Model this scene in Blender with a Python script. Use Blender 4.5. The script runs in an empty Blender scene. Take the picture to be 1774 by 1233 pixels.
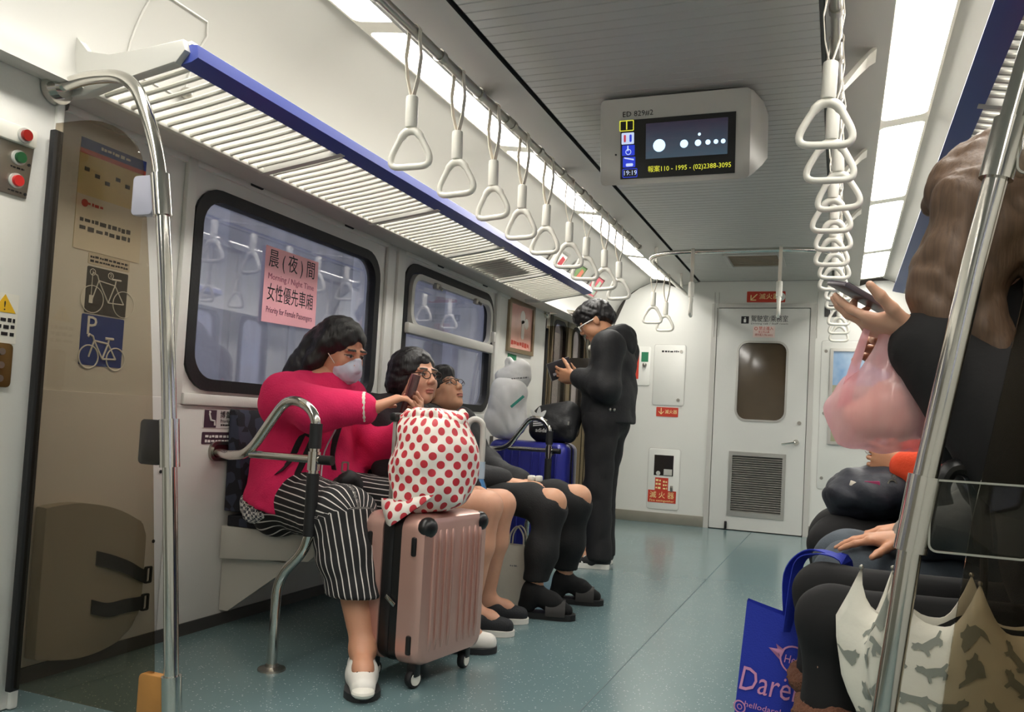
import bpy, bmesh, math, random
import numpy as np
from mathutils import Vector, Matrix
random.seed(7); rng = np.random.default_rng(7)
S = bpy.context.scene
C = S.collection
PI = math.pi
# ------------------------------------------------------------------ camera
cd = bpy.data.cameras.new('camera'); cam = bpy.data.objects.new('camera', cd); C.objects.link(cam)
cd.sensor_width = 36.0; cd.sensor_fit = 'HORIZONTAL'; cd.lens = 36.0*1450.0/1774.0
cd.shift_y = 48.5/1774.0; cd.clip_start = 0.02
_r = Vector((0.92976575, 0.36403279, 0.05491605)); _d = Vector((0.03457419, 0.06216757, -0.9974667)); _f = Vector((-0.36652458, 0.92930906, 0.04521514))
cam.matrix_world = Matrix(((_r.x, -_d.x, -_f.x, 0.665), (_r.y, -_d.y, -_f.y, 0.0), (_r.z, -_d.z, -_f.z, 0.84), (0, 0, 0, 1)))
S.camera = cam
# ------------------------------------------------------------------ world: dim blue-grey dusk outside the car
wd = bpy.data.worlds.new('dusk'); S.world = wd; wd.use_nodes = True
wd.node_tree.nodes['Background'].inputs[0].default_value = (0.40, 0.41, 0.47, 1); wd.node_tree.nodes['Background'].inputs[1].default_value = 2.0
# ------------------------------------------------------------------ exposure
S.view_settings.view_transform = 'Standard'; S.view_settings.look = 'None'; S.view_settings.gamma = 1.0
S.view_settings.use_curve_mapping = False; S.view_settings.exposure = 0.36
LAMP = 16.0            # emission of the ceiling light diffusers
# ------------------------------------------------------------------ materials
def srgb(r, g, b):
    f = lambda c: (c/255/12.92 if c/255 <= .04045 else ((c/255+.055)/1.055)**2.4)
    return (f(r), f(g), f(b), 1)
def nd(nt, typ, **kw):
    n = nt.nodes.new(typ)
    for k, v in kw.items(): setattr(n, k, v)
    return n
def M(name, col, rough=.5, metal=0., var=.06, vs=6., bump=0., bs=80., spec=.5, coord='Object', sheen=0., sub=0., coat=0., alpha=1., trans=0.):
    m = bpy.data.materials.new(name); m.use_nodes = True; nt = m.node_tree; b = nt.nodes['Principled BSDF']
    c = srgb(*col)
    tc = nd(nt, 'ShaderNodeTexCoord'); no = nd(nt, 'ShaderNodeTexNoise'); no.inputs['Scale'].default_value = vs; no.inputs['Detail'].default_value = 4
    nt.links.new(tc.outputs[coord], no.inputs['Vector'])
    mx = nd(nt, 'ShaderNodeMix', data_type='RGBA')
    mx.inputs[6].default_value = (c[0]*(1-var), c[1]*(1-var), c[2]*(1-var), 1); mx.inputs[7].default_value = (min(1, c[0]*(1+var)), min(1, c[1]*(1+var)), min(1, c[2]*(1+var)), 1)
    nt.links.new(no.outputs[0], mx.inputs[0]); nt.links.new(mx.outputs[2], b.inputs['Base Color'])
    b.inputs['Roughness'].default_value = rough; b.inputs['Metallic'].default_value = metal; b.inputs['Specular IOR Level'].default_value = spec
    if sheen: b.inputs['Sheen Weight'].default_value = sheen; b.inputs['Sheen Roughness'].default_value = .4; b.inputs['Sheen Tint'].default_value = c
    if sub: b.inputs['Subsurface Weight'].default_value = sub; b.inputs['Subsurface Radius'].default_value = (.012, .005, .003)
    if coat: b.inputs['Coat Weight'].default_value = coat; b.inputs['Coat Roughness'].default_value = .1
    if alpha < 1: b.inputs['Alpha'].default_value = alpha
    if trans: b.inputs['Transmission Weight'].default_value = trans
    if bump:
        n2 = nd(nt, 'ShaderNodeTexNoise'); n2.inputs['Scale'].default_value = bs; n2.inputs['Detail'].default_value = 3
        nt.links.new(tc.outputs[coord], n2.inputs['Vector'])
        bp = nd(nt, 'ShaderNodeBump'); bp.inputs['Strength'].default_value = bump; bp.inputs['Distance'].default_value = .01
        nt.links.new(n2.outputs[0], bp.inputs['Height']); nt.links.new(bp.outputs[0], b.inputs['Normal'])
    m['bsdf'] = 1
    return m
def bsdf(m): return m.node_tree.nodes['Principled BSDF']
def attr_color(m, attr='Col'):
    """base colour taken from a per-vertex albedo attribute, with the material's noise multiplied in"""
    nt = m.node_tree; b = bsdf(m); a = nd(nt, 'ShaderNodeAttribute', attribute_name=attr)
    old = b.inputs['Base Color'].links[0].from_socket
    mx = nd(nt, 'ShaderNodeMix', data_type='RGBA', blend_type='MULTIPLY'); mx.inputs[0].default_value = 1
    nt.links.new(a.outputs['Color'], mx.inputs[6]); nt.links.new(old, mx.inputs[7]); nt.links.new(mx.outputs[2], b.inputs['Base Color'])
    return m
def emis(name, col, strength):
    m = bpy.data.materials.new(name); m.use_nodes = True; nt = m.node_tree; b = nt.nodes['Principled BSDF']
    no = nd(nt, 'ShaderNodeTexNoise'); no.inputs['Scale'].default_value = 3
    mx = nd(nt, 'ShaderNodeMix', data_type='RGBA'); c = srgb(*col)
    mx.inputs[6].default_value = c; mx.inputs[7].default_value = (c[0]*.98, c[1]*.98, c[2]*.98, 1)
    nt.links.new(no.outputs[0], mx.inputs[0]); nt.links.new(mx.outputs[2], b.inputs['Emission Color'])
    b.inputs['Emission Strength'].default_value = strength; b.inputs['Base Color'].default_value = c
    return m
def node_mat(name, build, rough=.5, metal=0.):
    m = bpy.data.materials.new(name); m.use_nodes = True; nt = m.node_tree; b = nt.nodes['Principled BSDF']
    b.inputs['Roughness'].default_value = rough; b.inputs['Metallic'].default_value = metal
    build(nt, b); return m
def mathn(nt, op, a, b=None, c=None):
    n = nd(nt, 'ShaderNodeMath', operation=op)
    for i, v in enumerate((a, b, c)):
        if v is None: continue
        if isinstance(v, (int, float)): n.inputs[i].default_value = v
        else: nt.links.new(v, n.inputs[i])
    return n.outputs[0]
def mixc(nt, f, a, b):
    n = nd(nt, 'ShaderNodeMix', data_type='RGBA')
    for i, v in ((0, f), (6, a), (7, b)):
        if isinstance(v, (int, float)): n.inputs[i].default_value = v
        elif isinstance(v, tuple): n.inputs[i].default_value = v
        else: nt.links.new(v, n.inputs[i])
    return n.outputs[2]

wallm = M('wall_enamel', (226, 225, 219), .35, var=.02, vs=2, bump=.04, bs=120)
lowm = M('lower_wall_enamel', (214, 211, 207), .4, var=.03, vs=2, bump=.04, bs=120)
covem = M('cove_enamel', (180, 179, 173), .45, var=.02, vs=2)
trimm = M('grey_trim', (196, 194, 188), .4, var=.04)
darktrim = M('dark_joint', (40, 40, 42), .7)  # plain dark tone for joints, slots, screws and the roof sheet
boardm = M('ceiling_board', (178, 178, 174), .42, var=.05, vs=3)
steel = M('polished_steel', (210, 207, 200), .13, 1., var=.05, vs=3)
steel2 = M('brushed_steel', (176, 172, 164), .32, 1., var=.08, vs=9)
alu = M('aluminium', (190, 188, 182), .35, .8, var=.05)
rubber = M('black_rubber', (24, 24, 26), .55, bump=.1)
blackp = M('black_plastic', (20, 20, 21), .35, bump=.05)
whitep = M('white_plastic', (232, 229, 218), .38, var=.03)
creamp = M('cream_strap', (222, 214, 200), .6, var=.05)
greyp = M('pale_grey_plastic', (196, 195, 188), .42, var=.03)
navyp = M('navy_rail', (62, 75, 150), .35, var=.06)
inkm = M('black_ink', (28, 26, 30), .6)
redm = M('red_sticker', (196, 58, 38), .5)
yellowm = M('cream_ink', (244, 226, 160), .5)
whiteink = M('white_ink', (236, 236, 232), .5)
blueink = M('blue_sticker', (28, 58, 140), .45)
darkink = M('dark_sticker', (54, 52, 50), .5)
plumink = M('plum_sticker', (70, 52, 66), .5)
greenink = M('green_sticker', (30, 120, 82), .5)
pinkpaper = M('pink_poster_paper', (244, 176, 186), .3, var=.03)
# ------------------------------------------------------------------ geometry helpers
def V3(p): return Vector((float(p[0]), float(p[1]), float(p[2])))
class G:
    """collects shapes in one bmesh"""
    def __init__(s): s.bm = bmesh.new(); s.uv = None
    def box(s, lo, hi, bev=0., seg=2):
        lo, hi = Vector(lo), Vector(hi); c = (lo+hi)/2; d = hi-lo
        r = bmesh.ops.create_cube(s.bm, size=1.0, matrix=Matrix.Translation(c) @ Matrix.Diagonal((abs(d.x), abs(d.y), abs(d.z), 1)))
        if bev:
            es = list({e for v in r['verts'] for e in v.link_edges})
            bmesh.ops.bevel(s.bm, geom=es, offset=bev, segments=seg, profile=.5, affect='EDGES', clamp_overlap=True)
        return s
    def obox(s, c, ax, ay, az, bev=0., seg=2):
        """oriented box: centre and three half-axes"""
        c, ax, ay, az = map(Vector, (c, ax, ay, az))
        m = Matrix(((ax.x*2, ay.x*2, az.x*2, c.x), (ax.y*2, ay.y*2, az.y*2, c.y), (ax.z*2, ay.z*2, az.z*2, c.z), (0, 0, 0, 1)))
        r = bmesh.ops.create_cube(s.bm, size=1.0, matrix=m)
        if bev:
            es = list({e for v in r['verts'] for e in v.link_edges})
            bmesh.ops.bevel(s.bm, geom=es, offset=bev, segments=seg, profile=.5, affect='EDGES', clamp_overlap=True)
        return s
    def ring_loft(s, rings, close=True, cap=True):
        vs = [[s.bm.verts.new(V3(p)) for p in r] for r in rings]
        n = len(rings[0])
        for a, b in zip(vs, vs[1:]):
            for i in range(n if close else n-1):
                j = (i+1) % n
                try: s.bm.faces.new((a[i], a[j], b[j], b[i]))
                except ValueError: pass
        if cap and close:
            for r in (list(reversed(vs[0])), vs[-1]):
                try: s.bm.faces.new(r)
                except ValueError: pass
        return s
    def tube(s, pts, r, n=12, cap=True, flat=1., up=None):
        pts = [V3(p) for p in pts]; rr = r if isinstance(r, (list, tuple)) else [r]*len(pts)
        rings = []; prev = None
        for i, p in enumerate(pts):
            t = (pts[min(i+1, len(pts)-1)]-pts[max(i-1, 0)]).normalized()
            if prev is None:
                a = Vector(up) if up else (Vector((0, 0, 1)) if abs(t.z) < .9 else Vector((1, 0, 0)))
                u = (a - t*a.dot(t)).normalized()
            else: u = (prev - t*prev.dot(t)).normalized()
            prev = u; w = t.cross(u)
            rings.append([p + u*rr[i]*math.cos(2*PI*k/n) + w*rr[i]*flat*math.sin(2*PI*k/n) for k in range(n)])
        return s.ring_loft(rings, True, cap)
    def cyl(s, a, b, r, n=16, r2=None): return s.tube([a, b], [r, r if r2 is None else r2], n)
    def sph(s, c, r, seg=16, ring=10, sc=(1, 1, 1), rot=None):
        m = Matrix.Translation(V3(c)) @ (rot.to_4x4() if rot else Matrix()) @ Matrix.Diagonal((sc[0], sc[1], sc[2], 1))
        bmesh.ops.create_uvsphere(s.bm, u_segments=seg, v_segments=ring, radius=r, matrix=m); return s
    def prism(s, poly, o, u, v, w, bev=0.):
        """2-D polygon in the frame (o,u,v) extruded by the vector w"""
        o, u, v, w = map(V3, (o, u, v, w)); a = [o+u*p[0]+v*p[1] for p in poly]
        va = [s.bm.verts.new(p) for p in a]; vb = [s.bm.verts.new(p+w) for p in a]; n = len(a); fs = []
        fs.append(s.bm.faces.new(list(reversed(va)))); fs.append(s.bm.faces.new(vb))
        for i in range(n): fs.append(s.bm.faces.new((va[i], va[(i+1) % n], vb[(i+1) % n], vb[i])))
        if bev:
            es = list(fs[0].edges)+list(fs[1].edges)
            bmesh.ops.bevel(s.bm, geom=es, offset=bev, segments=2, profile=.5, affect='EDGES', clamp_overlap=True)
        return s
    def ring(s, outer, inner, o, u, v, w):
        """frame between two closed 2-D loops of equal length, extruded by w"""
        o, u, v, w = map(V3, (o, u, v, w)); P = lambda q, k: s.bm.verts.new(o+u*q[0]+v*q[1]+w*k)
        a = [P(q, 0) for q in outer]; b = [P(q, 1) for q in outer]; c = [P(q, 1) for q in inner]; d = [P(q, 0) for q in inner]; n = len(a)
        for i in range(n):
            j = (i+1) % n
            for x, y in ((a, b), (b, c), (c, d), (d, a)): s.bm.faces.new((x[i], x[j], y[j], y[i]))
        return s
    def plate(s, outer, holes, o, u, v, w):
        """flat sheet with holes (front at o, thickness w)"""
        o, u, v, w = map(V3, (o, u, v, w)); es = []
        for loop in [outer]+list(holes):
            vs = [s.bm.verts.new(o+u*p[0]+v*p[1]) for p in loop]
            es += [s.bm.edges.new((vs[i], vs[(i+1) % len(vs)])) for i in range(len(vs))]
        r = bmesh.ops.triangle_fill(s.bm, use_beauty=True, use_dissolve=False, edges=es)
        fs = [g for g in r['geom'] if isinstance(g, bmesh.types.BMFace)]
        ex = bmesh.ops.extrude_face_region(s.bm, geom=fs)
        bmesh.ops.translate(s.bm, vec=w, verts=[g for g in ex['geom'] if isinstance(g, bmesh.types.BMVert)])
        return s
    def quad(s, a, b, c, d): s.bm.faces.new([s.bm.verts.new(V3(p)) for p in (a, b, c, d)]); return s
    def lathe(s, prof, o, n=20, axis=(0, 0, 1)):
        ax = V3(axis).normalized(); a = Vector((1, 0, 0)) if abs(ax.x) < .9 else Vector((0, 1, 0)); u = (a-ax*a.dot(ax)).normalized(); w = ax.cross(u); o = V3(o)
        return s.ring_loft([[o+ax*z+(u*math.cos(2*PI*k/n)+w*math.sin(2*PI*k/n))*r for k in range(n)] for r, z in prof])
    def mesh(s, name, smooth=30):
        bmesh.ops.remove_doubles(s.bm, verts=s.bm.verts, dist=1e-6)
        bmesh.ops.recalc_face_normals(s.bm, faces=s.bm.faces)
        me = bpy.data.meshes.new(name); s.bm.to_mesh(me); s.bm.free()
        if smooth and len(me.polygons):
            me.polygons.foreach_set('use_smooth', [True]*len(me.polygons)); me.set_sharp_from_angle(angle=math.radians(smooth))
        return me
def rrect(w, h, r, n=5, cx=0, cy=0):
    out = []
    for sx, sy, a0 in ((1, 1, 0), (-1, 1, 90), (-1, -1, 180), (1, -1, 270)):
        for k in range(n+1):
            a = math.radians(a0+90*k/n); out.append((cx+sx*(w/2-r)+r*math.cos(a), cy+sy*(h/2-r)+r*math.sin(a)))
    return out
def circ(r, n=20, cx=0, cy=0): return [(cx+r*math.cos(2*PI*k/n), cy+r*math.sin(2*PI*k/n)) for k in range(n)]
def spline(pts, n=6, closed=False):
    """Catmull-Rom through points"""
    P = [np.array(p, float) for p in pts]; out = []; N = len(P)
    for i in range(N if closed else N-1):
        p0, p1, p2, p3 = (P[(i-1) % N] if closed or i > 0 else P[0]), P[i], P[(i+1) % N], (P[(i+2) % N] if closed or i+2 < N else P[-1])
        for k in range(n):
            t = k/n; out.append(.5*((2*p1)+(-p0+p2)*t+(2*p0-5*p1+4*p2-p3)*t*t+(-p0+3*p1-3*p2+p3)*t**3))
    if not closed: out.append(P[-1])
    return out
def fillet(pts, r, n=6):
    """polyline with rounded corners"""
    pts = [V3(p) for p in pts]; out = [pts[0]]
    for a, b, c in zip(pts, pts[1:], pts[2:]):
        d1 = (a-b); d2 = (c-b); rr = min(r, d1.length*.49, d2.length*.49); p = b+d1.normalized()*rr; q = b+d2.normalized()*rr
        out += [p*(1-t)**2+b*2*t*(1-t)+q*t*t for t in [k/n for k in range(n+1)]]
    return out+[pts[-1]]
# ------------------------------------------------------------------ scene helpers
WLOC = {}
def link(name, me, m=None, parent=None, loc=None, shift=True):
    o = bpy.data.objects.new(name, me); C.objects.link(o)
    if m is not None and me is not None:
        me.materials.clear()
        for k in (m if isinstance(m, (list, tuple)) else [m]): me.materials.append(k)
    if parent is not None:
        o.parent = parent; base = WLOC.get(parent.name, Vector((0, 0, 0)))
        if shift and me is not None: me.transform(Matrix.Translation(-base))
        WLOC[o.name] = base.copy()
        if loc is not None: o.location = loc
    elif loc is not None: o.location = loc; WLOC[o.name] = Vector(loc)
    return o
def tag(o, label=None, cat=None, group=None, kind=None):
    for k, v in (('label', label), ('category', cat), ('group', group), ('kind', kind)):
        if v: o[k] = v
    return o
def thing(name, label, cat, loc=(0, 0, 0), group=None):
    o = bpy.data.objects.new(name, None); C.objects.link(o); o.location = loc; o.empty_display_size = .05; WLOC[o.name] = Vector(loc)
    return tag(o, label, cat, group)
def part(name, g, m, parent, smooth=30, label=None):
    o = link(name, g.mesh(name, smooth) if isinstance(g, G) else g, m, parent)
    if label: o['label'] = label
    return o
def struct(name, g, m, parent=None, smooth=30, label=None, cat=None):
    o = link(name, g.mesh(name, smooth) if isinstance(g, G) else g, m, parent)
    if parent is None: o['kind'] = 'structure'
    if label: o['label'] = label
    if cat: o['category'] = cat
    return o
def one(name, g, m, label, cat, base, group=None, smooth=30):
    """a thing that is one mesh; its origin at BASE"""
    me = g.mesh(name, smooth) if isinstance(g, G) else g
    me.transform(Matrix.Translation(-Vector(base))); o = link(name, me, m, None, base)
    return tag(o, label, cat, group)
def dup(root, loc=None, rotz=None, label=None, parent=None):
    r = root.copy(); C.objects.link(r)
    if parent is not None: r.parent = parent
    if loc is not None: r.location = loc
    if rotz is not None: r.rotation_euler = (0, 0, rotz)
    if label: r['label'] = label
    for ch in list(root.children):
        dup(ch, parent=r)
    return r
def copies(src, offsets):
    """more of one part: copies that share the mesh"""
    for off in offsets:
        c = src.copy(); C.objects.link(c); c.location = Vector(src.location)+Vector(off)
def marks(t, o, u, v, w, h, m, rows=1, seed=0, off=.0006):
    """small print too fine to read: short bars"""
    r = random.Random(seed); o, u, v = V3(o), V3(u).normalized(), V3(v).normalized(); n = u.cross(v); g = G(); rh = h/rows
    for k in range(rows):
        x = -w/2
        while x < w/2:
            l = min(r.uniform(.4, 1.3)*rh, w/2-x); yy = h/2-rh*(k+.5); g.obox(o+u*(x+l/2)+v*(yy+r.uniform(-.05, .05)*rh)+n*off, u*l*.42, v*rh*r.uniform(.18, .3), n*.0003); x += l*1.15
    part('print_marks', g, m, t, 0)
def text_mesh(body, size, o, u, v, align='CENTER', off=.0004, width=None, bold=0.0):
    """lettering as thin mesh in the frame (o,u,v); size = letter height scale"""
    cu = bpy.data.curves.new('lettering', 'FONT'); cu.body = body; cu.size = size; cu.align_x = align; cu.align_y = 'CENTER'
    cu.offset = bold; cu.resolution_u = 2; cu.extrude = off*.5
    ob = bpy.data.objects.new('lettering', cu); C.objects.link(ob)
    dg = bpy.context.evaluated_depsgraph_get(); me = bpy.data.meshes.new_from_object(ob.evaluated_get(dg))
    bpy.data.objects.remove(ob); bpy.data.curves.remove(cu)
    o, u, v = V3(o), V3(u).normalized(), V3(v).normalized(); w = u.cross(v)
    if width and len(me.vertices):
        xs = [p.co.x for p in me.vertices]; k = width/max(1e-6, max(xs)-min(xs))
        if align == 'CENTER': me.transform(Matrix.Diagonal((k, 1, 1, 1)))
        else: me.transform(Matrix.Diagonal((k, 1, 1, 1)))
    me.transform(Matrix(((u.x, v.x, w.x, o.x+w.x*off), (u.y, v.y, w.y, o.y+w.y*off), (u.z, v.z, w.z, o.z+w.z*off), (0, 0, 0, 1))))
    return me
# ------------------------------------------------------------------ car body
HW = 1.54; YB = -2.2; YE = 7.61; ZC = 2.2
def floor_build(nt, b):
    tc = nd(nt, 'ShaderNodeTexCoord'); vo = nd(nt, 'ShaderNodeTexVoronoi'); vo.inputs['Scale'].default_value = 110
    nt.links.new(tc.outputs['Object'], vo.inputs['Vector'])
    wn = nd(nt, 'ShaderNodeTexWhiteNoise'); nt.links.new(vo.outputs['Position'], wn.inputs['Vector'])
    fleck = mathn(nt, 'MULTIPLY', mathn(nt, 'LESS_THAN', vo.outputs['Distance'], .24), mathn(nt, 'GREATER_THAN', wn.outputs['Value'], .72))
    no = nd(nt, 'ShaderNodeTexNoise'); no.inputs['Scale'].default_value = 2.2; no.inputs['Detail'].default_value = 6; nt.links.new(tc.outputs['Object'], no.inputs['Vector'])
    base = mixc(nt, no.outputs[0], srgb(100, 124, 127), srgb(108, 131, 133))
    nt.links.new(mixc(nt, fleck, base, srgb(176, 190, 190)), b.inputs['Base Color'])
    r = nd(nt, 'ShaderNodeMapRange'); r.inputs[3].default_value = .15; r.inputs[4].default_value = .23; nt.links.new(no.outputs[0], r.inputs[0]); nt.links.new(r.outputs[0], b.inputs['Roughness'])
floorm = node_mat('speckled_floor', floor_build)
fl = struct('floor', G().box((-HW-.06, YB, -.05), (HW+.06, YE+.05, 0)), floorm)
for x in (-.02, .66): struct('floor_seam', G().box((x-.002, YB, 0), (x+.002, YE, .0006)), M('seam', (70, 92, 96), .5), fl)

W1 = (2.36, 3.665, .895, 1.645); W2 = (3.925, 5.155, .895, 1.675)
def win_loop(w, r=.13, inset=0.):
    y0, y1, z0, z1 = w; return rrect(y1-y0-2*inset, z1-z0-2*inset, r-inset*.7, 6, (y0+y1)/2, (z0+z1)/2)
# left wall
wl = struct('wall_left', G().plate([(1.5, 0), (6.25, 0), (6.25, 1.74), (1.5, 1.74)], [win_loop(W1), win_loop(W2)], (-HW, 0, 0), (0, 1, 0), (0, 0, 1), (-.05, 0, 0)), wallm)
struct('lower_panel', G().box((-HW, 1.80, 0), (-HW+.006, 2.318, .86), .002).box((-HW, 2.322, 0), (-HW+.006, 6.2, .836), .002), lowm, wl)
struct('window_sill', G().box((-HW, 2.36, .838), (-HW+.016, 5.21, .88), .005), wallm, wl)
for y0, y1 in ((2.30, 2.345), (3.72, 3.80), (3.825, 3.905), (5.19, 5.255)):
    struct('window_post', G().box((-HW, y0, .838), (-HW+.022, y1, 1.735), .006), wallm, wl)
for y, z in ((2.285, .60), (2.275, .36), (2.30, .78), (5.30, .6)): struct('screw', G().cyl((-HW+.005, y, z), (-HW+.009, y, z), .006, 10), darktrim, wl)
# windows
def glass_build(nt, b):
    out = nt.nodes['Material Output']; nt.nodes.remove(b)
    tc = nd(nt, 'ShaderNodeTexCoord'); mp = nd(nt, 'ShaderNodeMapping'); mp.inputs['Scale'].default_value = (1, 3.5, .8); nt.links.new(tc.outputs['Object'], mp.inputs[0])
    no = nd(nt, 'ShaderNodeTexNoise'); no.inputs['Scale'].default_value = 2.2; no.inputs['Detail'].default_value = 5; nt.links.new(mp.outputs[0], no.inputs['Vector'])
    tr = nd(nt, 'ShaderNodeBsdfTransparent'); tr.inputs[0].default_value = (.87, .88, .92, 1)
    df = nd(nt, 'ShaderNodeBsdfDiffuse'); df.inputs[0].default_value = (.50, .51, .56, 1)
    gl = nd(nt, 'ShaderNodeBsdfGlossy'); gl.inputs['Roughness'].default_value = .02; gl.inputs[0].default_value = (.9, .9, .95, 1)
    film = nd(nt, 'ShaderNodeMapRange'); film.inputs[1].default_value = .35; film.inputs[2].default_value = .75; film.inputs[3].default_value = .10; film.inputs[4].default_value = .30
    nt.links.new(no.outputs[0], film.inputs[0])
    m1 = nd(nt, 'ShaderNodeMixShader'); nt.links.new(film.outputs[0], m1.inputs[0]); nt.links.new(tr.outputs[0], m1.inputs[1]); nt.links.new(df.outputs[0], m1.inputs[2])
    lw = nd(nt, 'ShaderNodeLayerWeight'); lw.inputs[0].default_value = .5; fr_o = mathn(nt, 'ADD', mathn(nt, 'MULTIPLY', mathn(nt, 'POWER', lw.outputs['Facing'], 4.), .8), .10)
    m2 = nd(nt, 'ShaderNodeMixShader'); nt.links.new(fr_o, m2.inputs[0]); nt.links.new(m1.outputs[0], m2.inputs[1]); nt.links.new(gl.outputs[0], m2.inputs[2])
    nt.links.new(m2.outputs[0], out.inputs[0])
glassm = node_mat('dusty_window_glass', glass_build)
def window(name, w, sx=-1, label=None):
    x = sx*HW
    o = struct(name, G().ring(win_loop(w, .13, -.003), win_loop(w, .13, .042), (x-sx*.012, 0, 0), (0, 1, 0), (0, 0, 1), (sx*.05, 0, 0)), rubber)
    o['label'] = label
    struct('pane', G().prism(win_loop(w, .13, .02), (x+sx*.02, 0, 0), (0, 1, 0), (0, 0, 1), (sx*.006, 0, 0)), glassm, o)
    return o
w1 = window('window_1', W1, -1, 'large rounded window with black rubber frame behind the woman in pink')
w2 = window('window_2', W2, -1, 'rounded window with hinged upper vent and steel bar')
# opening vent of the second window
iy = (W2[0]+.05, W2[1]-.05, 1.315, W2[3]-.05)
struct('vent_frame', G().ring(rrect(iy[1]-iy[0], iy[3]-iy[2], .10, 6, (iy[0]+iy[1])/2, (iy[2]+iy[3])/2), rrect(iy[1]-iy[0]-.06, iy[3]-iy[2]-.06, .075, 6, (iy[0]+iy[1])/2, (iy[2]+iy[3])/2), (-HW+.03, 0, 0), (0, 1, 0), (0, 0, 1), (-.03, 0, 0)), trimm, w2)
struct('vent_bar', G().box((-HW-.005, iy[0]-.03, 1.285), (-HW+.04, iy[1]+.02, 1.345), .012), trimm, w2)
for y in (iy[0]+.28, iy[0]+.84):
    struct('latch', G().box((-HW+.02, y-.03, iy[3]-.055), (-HW+.05, y+.03, iy[3]-.02), .006).cyl((-HW+.05, y, iy[3]-.04), (-HW+.07, y, iy[3]-.06), .008, 10), steel2, w2)
struct('catch', G().box((-HW+.02, iy[1]-.02, 1.36), (-HW+.055, iy[1]+.015, 1.43), .008), trimm, w2)
# soffit above the windows and the cove
prof = [(-1.30, 1.69), (-1.335, 1.74), (-1.345, 1.82), (-1.325, 1.92), (-1.27, 2.02), (-1.19, 2.10), (-1.08, 2.165), (-.955, 2.215)]
def strip(pl, y0, y1, sx=1):
    g = G(); n = len(pl)
    g.ring_loft([[(sx*x, y, z) for x, z in pl] for y in (y0, y1)], close=False, cap=False); return g
for s, nm in ((1, 'left'), (-1, 'right')):
    sp = [tuple(p) for p in spline(prof, 4)]
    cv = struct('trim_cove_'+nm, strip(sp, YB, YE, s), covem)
    sf = struct('trim_soffit_'+nm, strip([(-1.56, 1.735), (-1.50, 1.735), (-1.485, 1.705), (-1.34, 1.69), (-1.30, 1.69)], YB, YE, s), trimm, smooth=0)
    struct('ledge', strip([(-1.545, 1.70), (-1.525, 1.70), (-1.515, 1.735)], 1.80, 6.2, s), wallm, sf, smooth=0)
    if s == 1:
        for y in (2.66, 3.33, 4.3, 4.95): struct('vent_slot', G().prism(rrect(.075, .014, .006, 3, y, 0), (-1.512, 0, 1.714), (0, 1, 0), (.3, 0, .95), (.004, 0, .001)), darktrim, sf)
        # access panel outline on the cove, and its knob
        a = [(.0, .0), (.24, .02), (.24, .2), (.0, .2)]
        def on_cove(y, z):
            q = min(sp, key=lambda p: abs(p[1]-z)); return (q[0]+.004, y, z)
        for y0, y1, z0, z1 in ((1.83, 2.07, 1.82, 2.05), (3.55, 3.95, 1.80, 1.98)):
            pts = [(y0, z0+.03), (y0+.03, z0), (y1-.03, z0), (y1, z0+.03), (y1, z1-.03), (y1-.03, z1), (y0+.03, z1), (y0, z1-.03), (y0, z0+.03)]
            fine = [(a1[0]+(b1[0]-a1[0])*t/6, a1[1]+(b1[1]-a1[1])*t/6) for a1, b1 in zip(pts, pts[1:]) for t in range(6)]
            def xc(z):
                zs = [p[1] for p in sp]; return float(np.interp(z, zs, [p[0] for p in sp]))
            struct('access_panel', G().tube([(xc(z)+.002, y, z) for y, z in fine+fine[:1]], .0032, 6), trimm, cv)
        struct('panel_knob', G().sph((-1.325, 2.06, 1.835), .02, 12, 8), steel2, cv)
    # strip between lamp and ceiling, dark joint
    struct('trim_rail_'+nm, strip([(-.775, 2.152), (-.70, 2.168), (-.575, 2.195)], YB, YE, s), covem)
    struct('trim_joint_'+nm, strip([(-.575, 2.195), (-.575, 2.225), (-.558, 2.225), (-.558, 2.2)], YB, YE, s), darktrim, smooth=0)
# ceiling: backing plus single boards
ce = struct('ceiling', G().box((-.57, YB, 2.212), (.57, YE, 2.23)), M('ceiling_back', (120, 120, 116), .6))
bd = struct('ceiling_board', G().box((-.558, 0, 2.2), (.558, .0555, 2.214), .0025, 1), boardm, ce)
bd.location = (0, 1.2, 0); nb = int((YE-1.2)/.0582)
copies(bd, [(0, .0582*k, 0) for k in range(1, nb)])
struct('ceiling_panel', G().box((-.558, YB, 2.2), (.558, 1.198, 2.214)), boardm, ce)
rf = struct('trim_roof', G().box((-1.62, YB-.02, 2.3), (1.62, YE+.02, 2.32)), darktrim)
# ceiling air vent near the end wall
vt = tag(link('trim_air_vent', G().ring(rrect(.44, .5, .02, 3, 0, 6.68), rrect(.38, .44, .01, 3, 0, 6.68), (0, 0, 2.2), (1, 0, 0), (0, 1, 0), (0, 0, -.012)).mesh('trim_air_vent'), boardm), 'grey ceiling air vent with dusty brown grille near the end door', None, None, 'structure')
for k in range(9): struct('vent_slat', G().box((-.18, 6.475+k*.048, 2.193), (.18, 6.50+k*.048, 2.199)), M('dusty_slat', (128, 116, 98), .6), vt)
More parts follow.
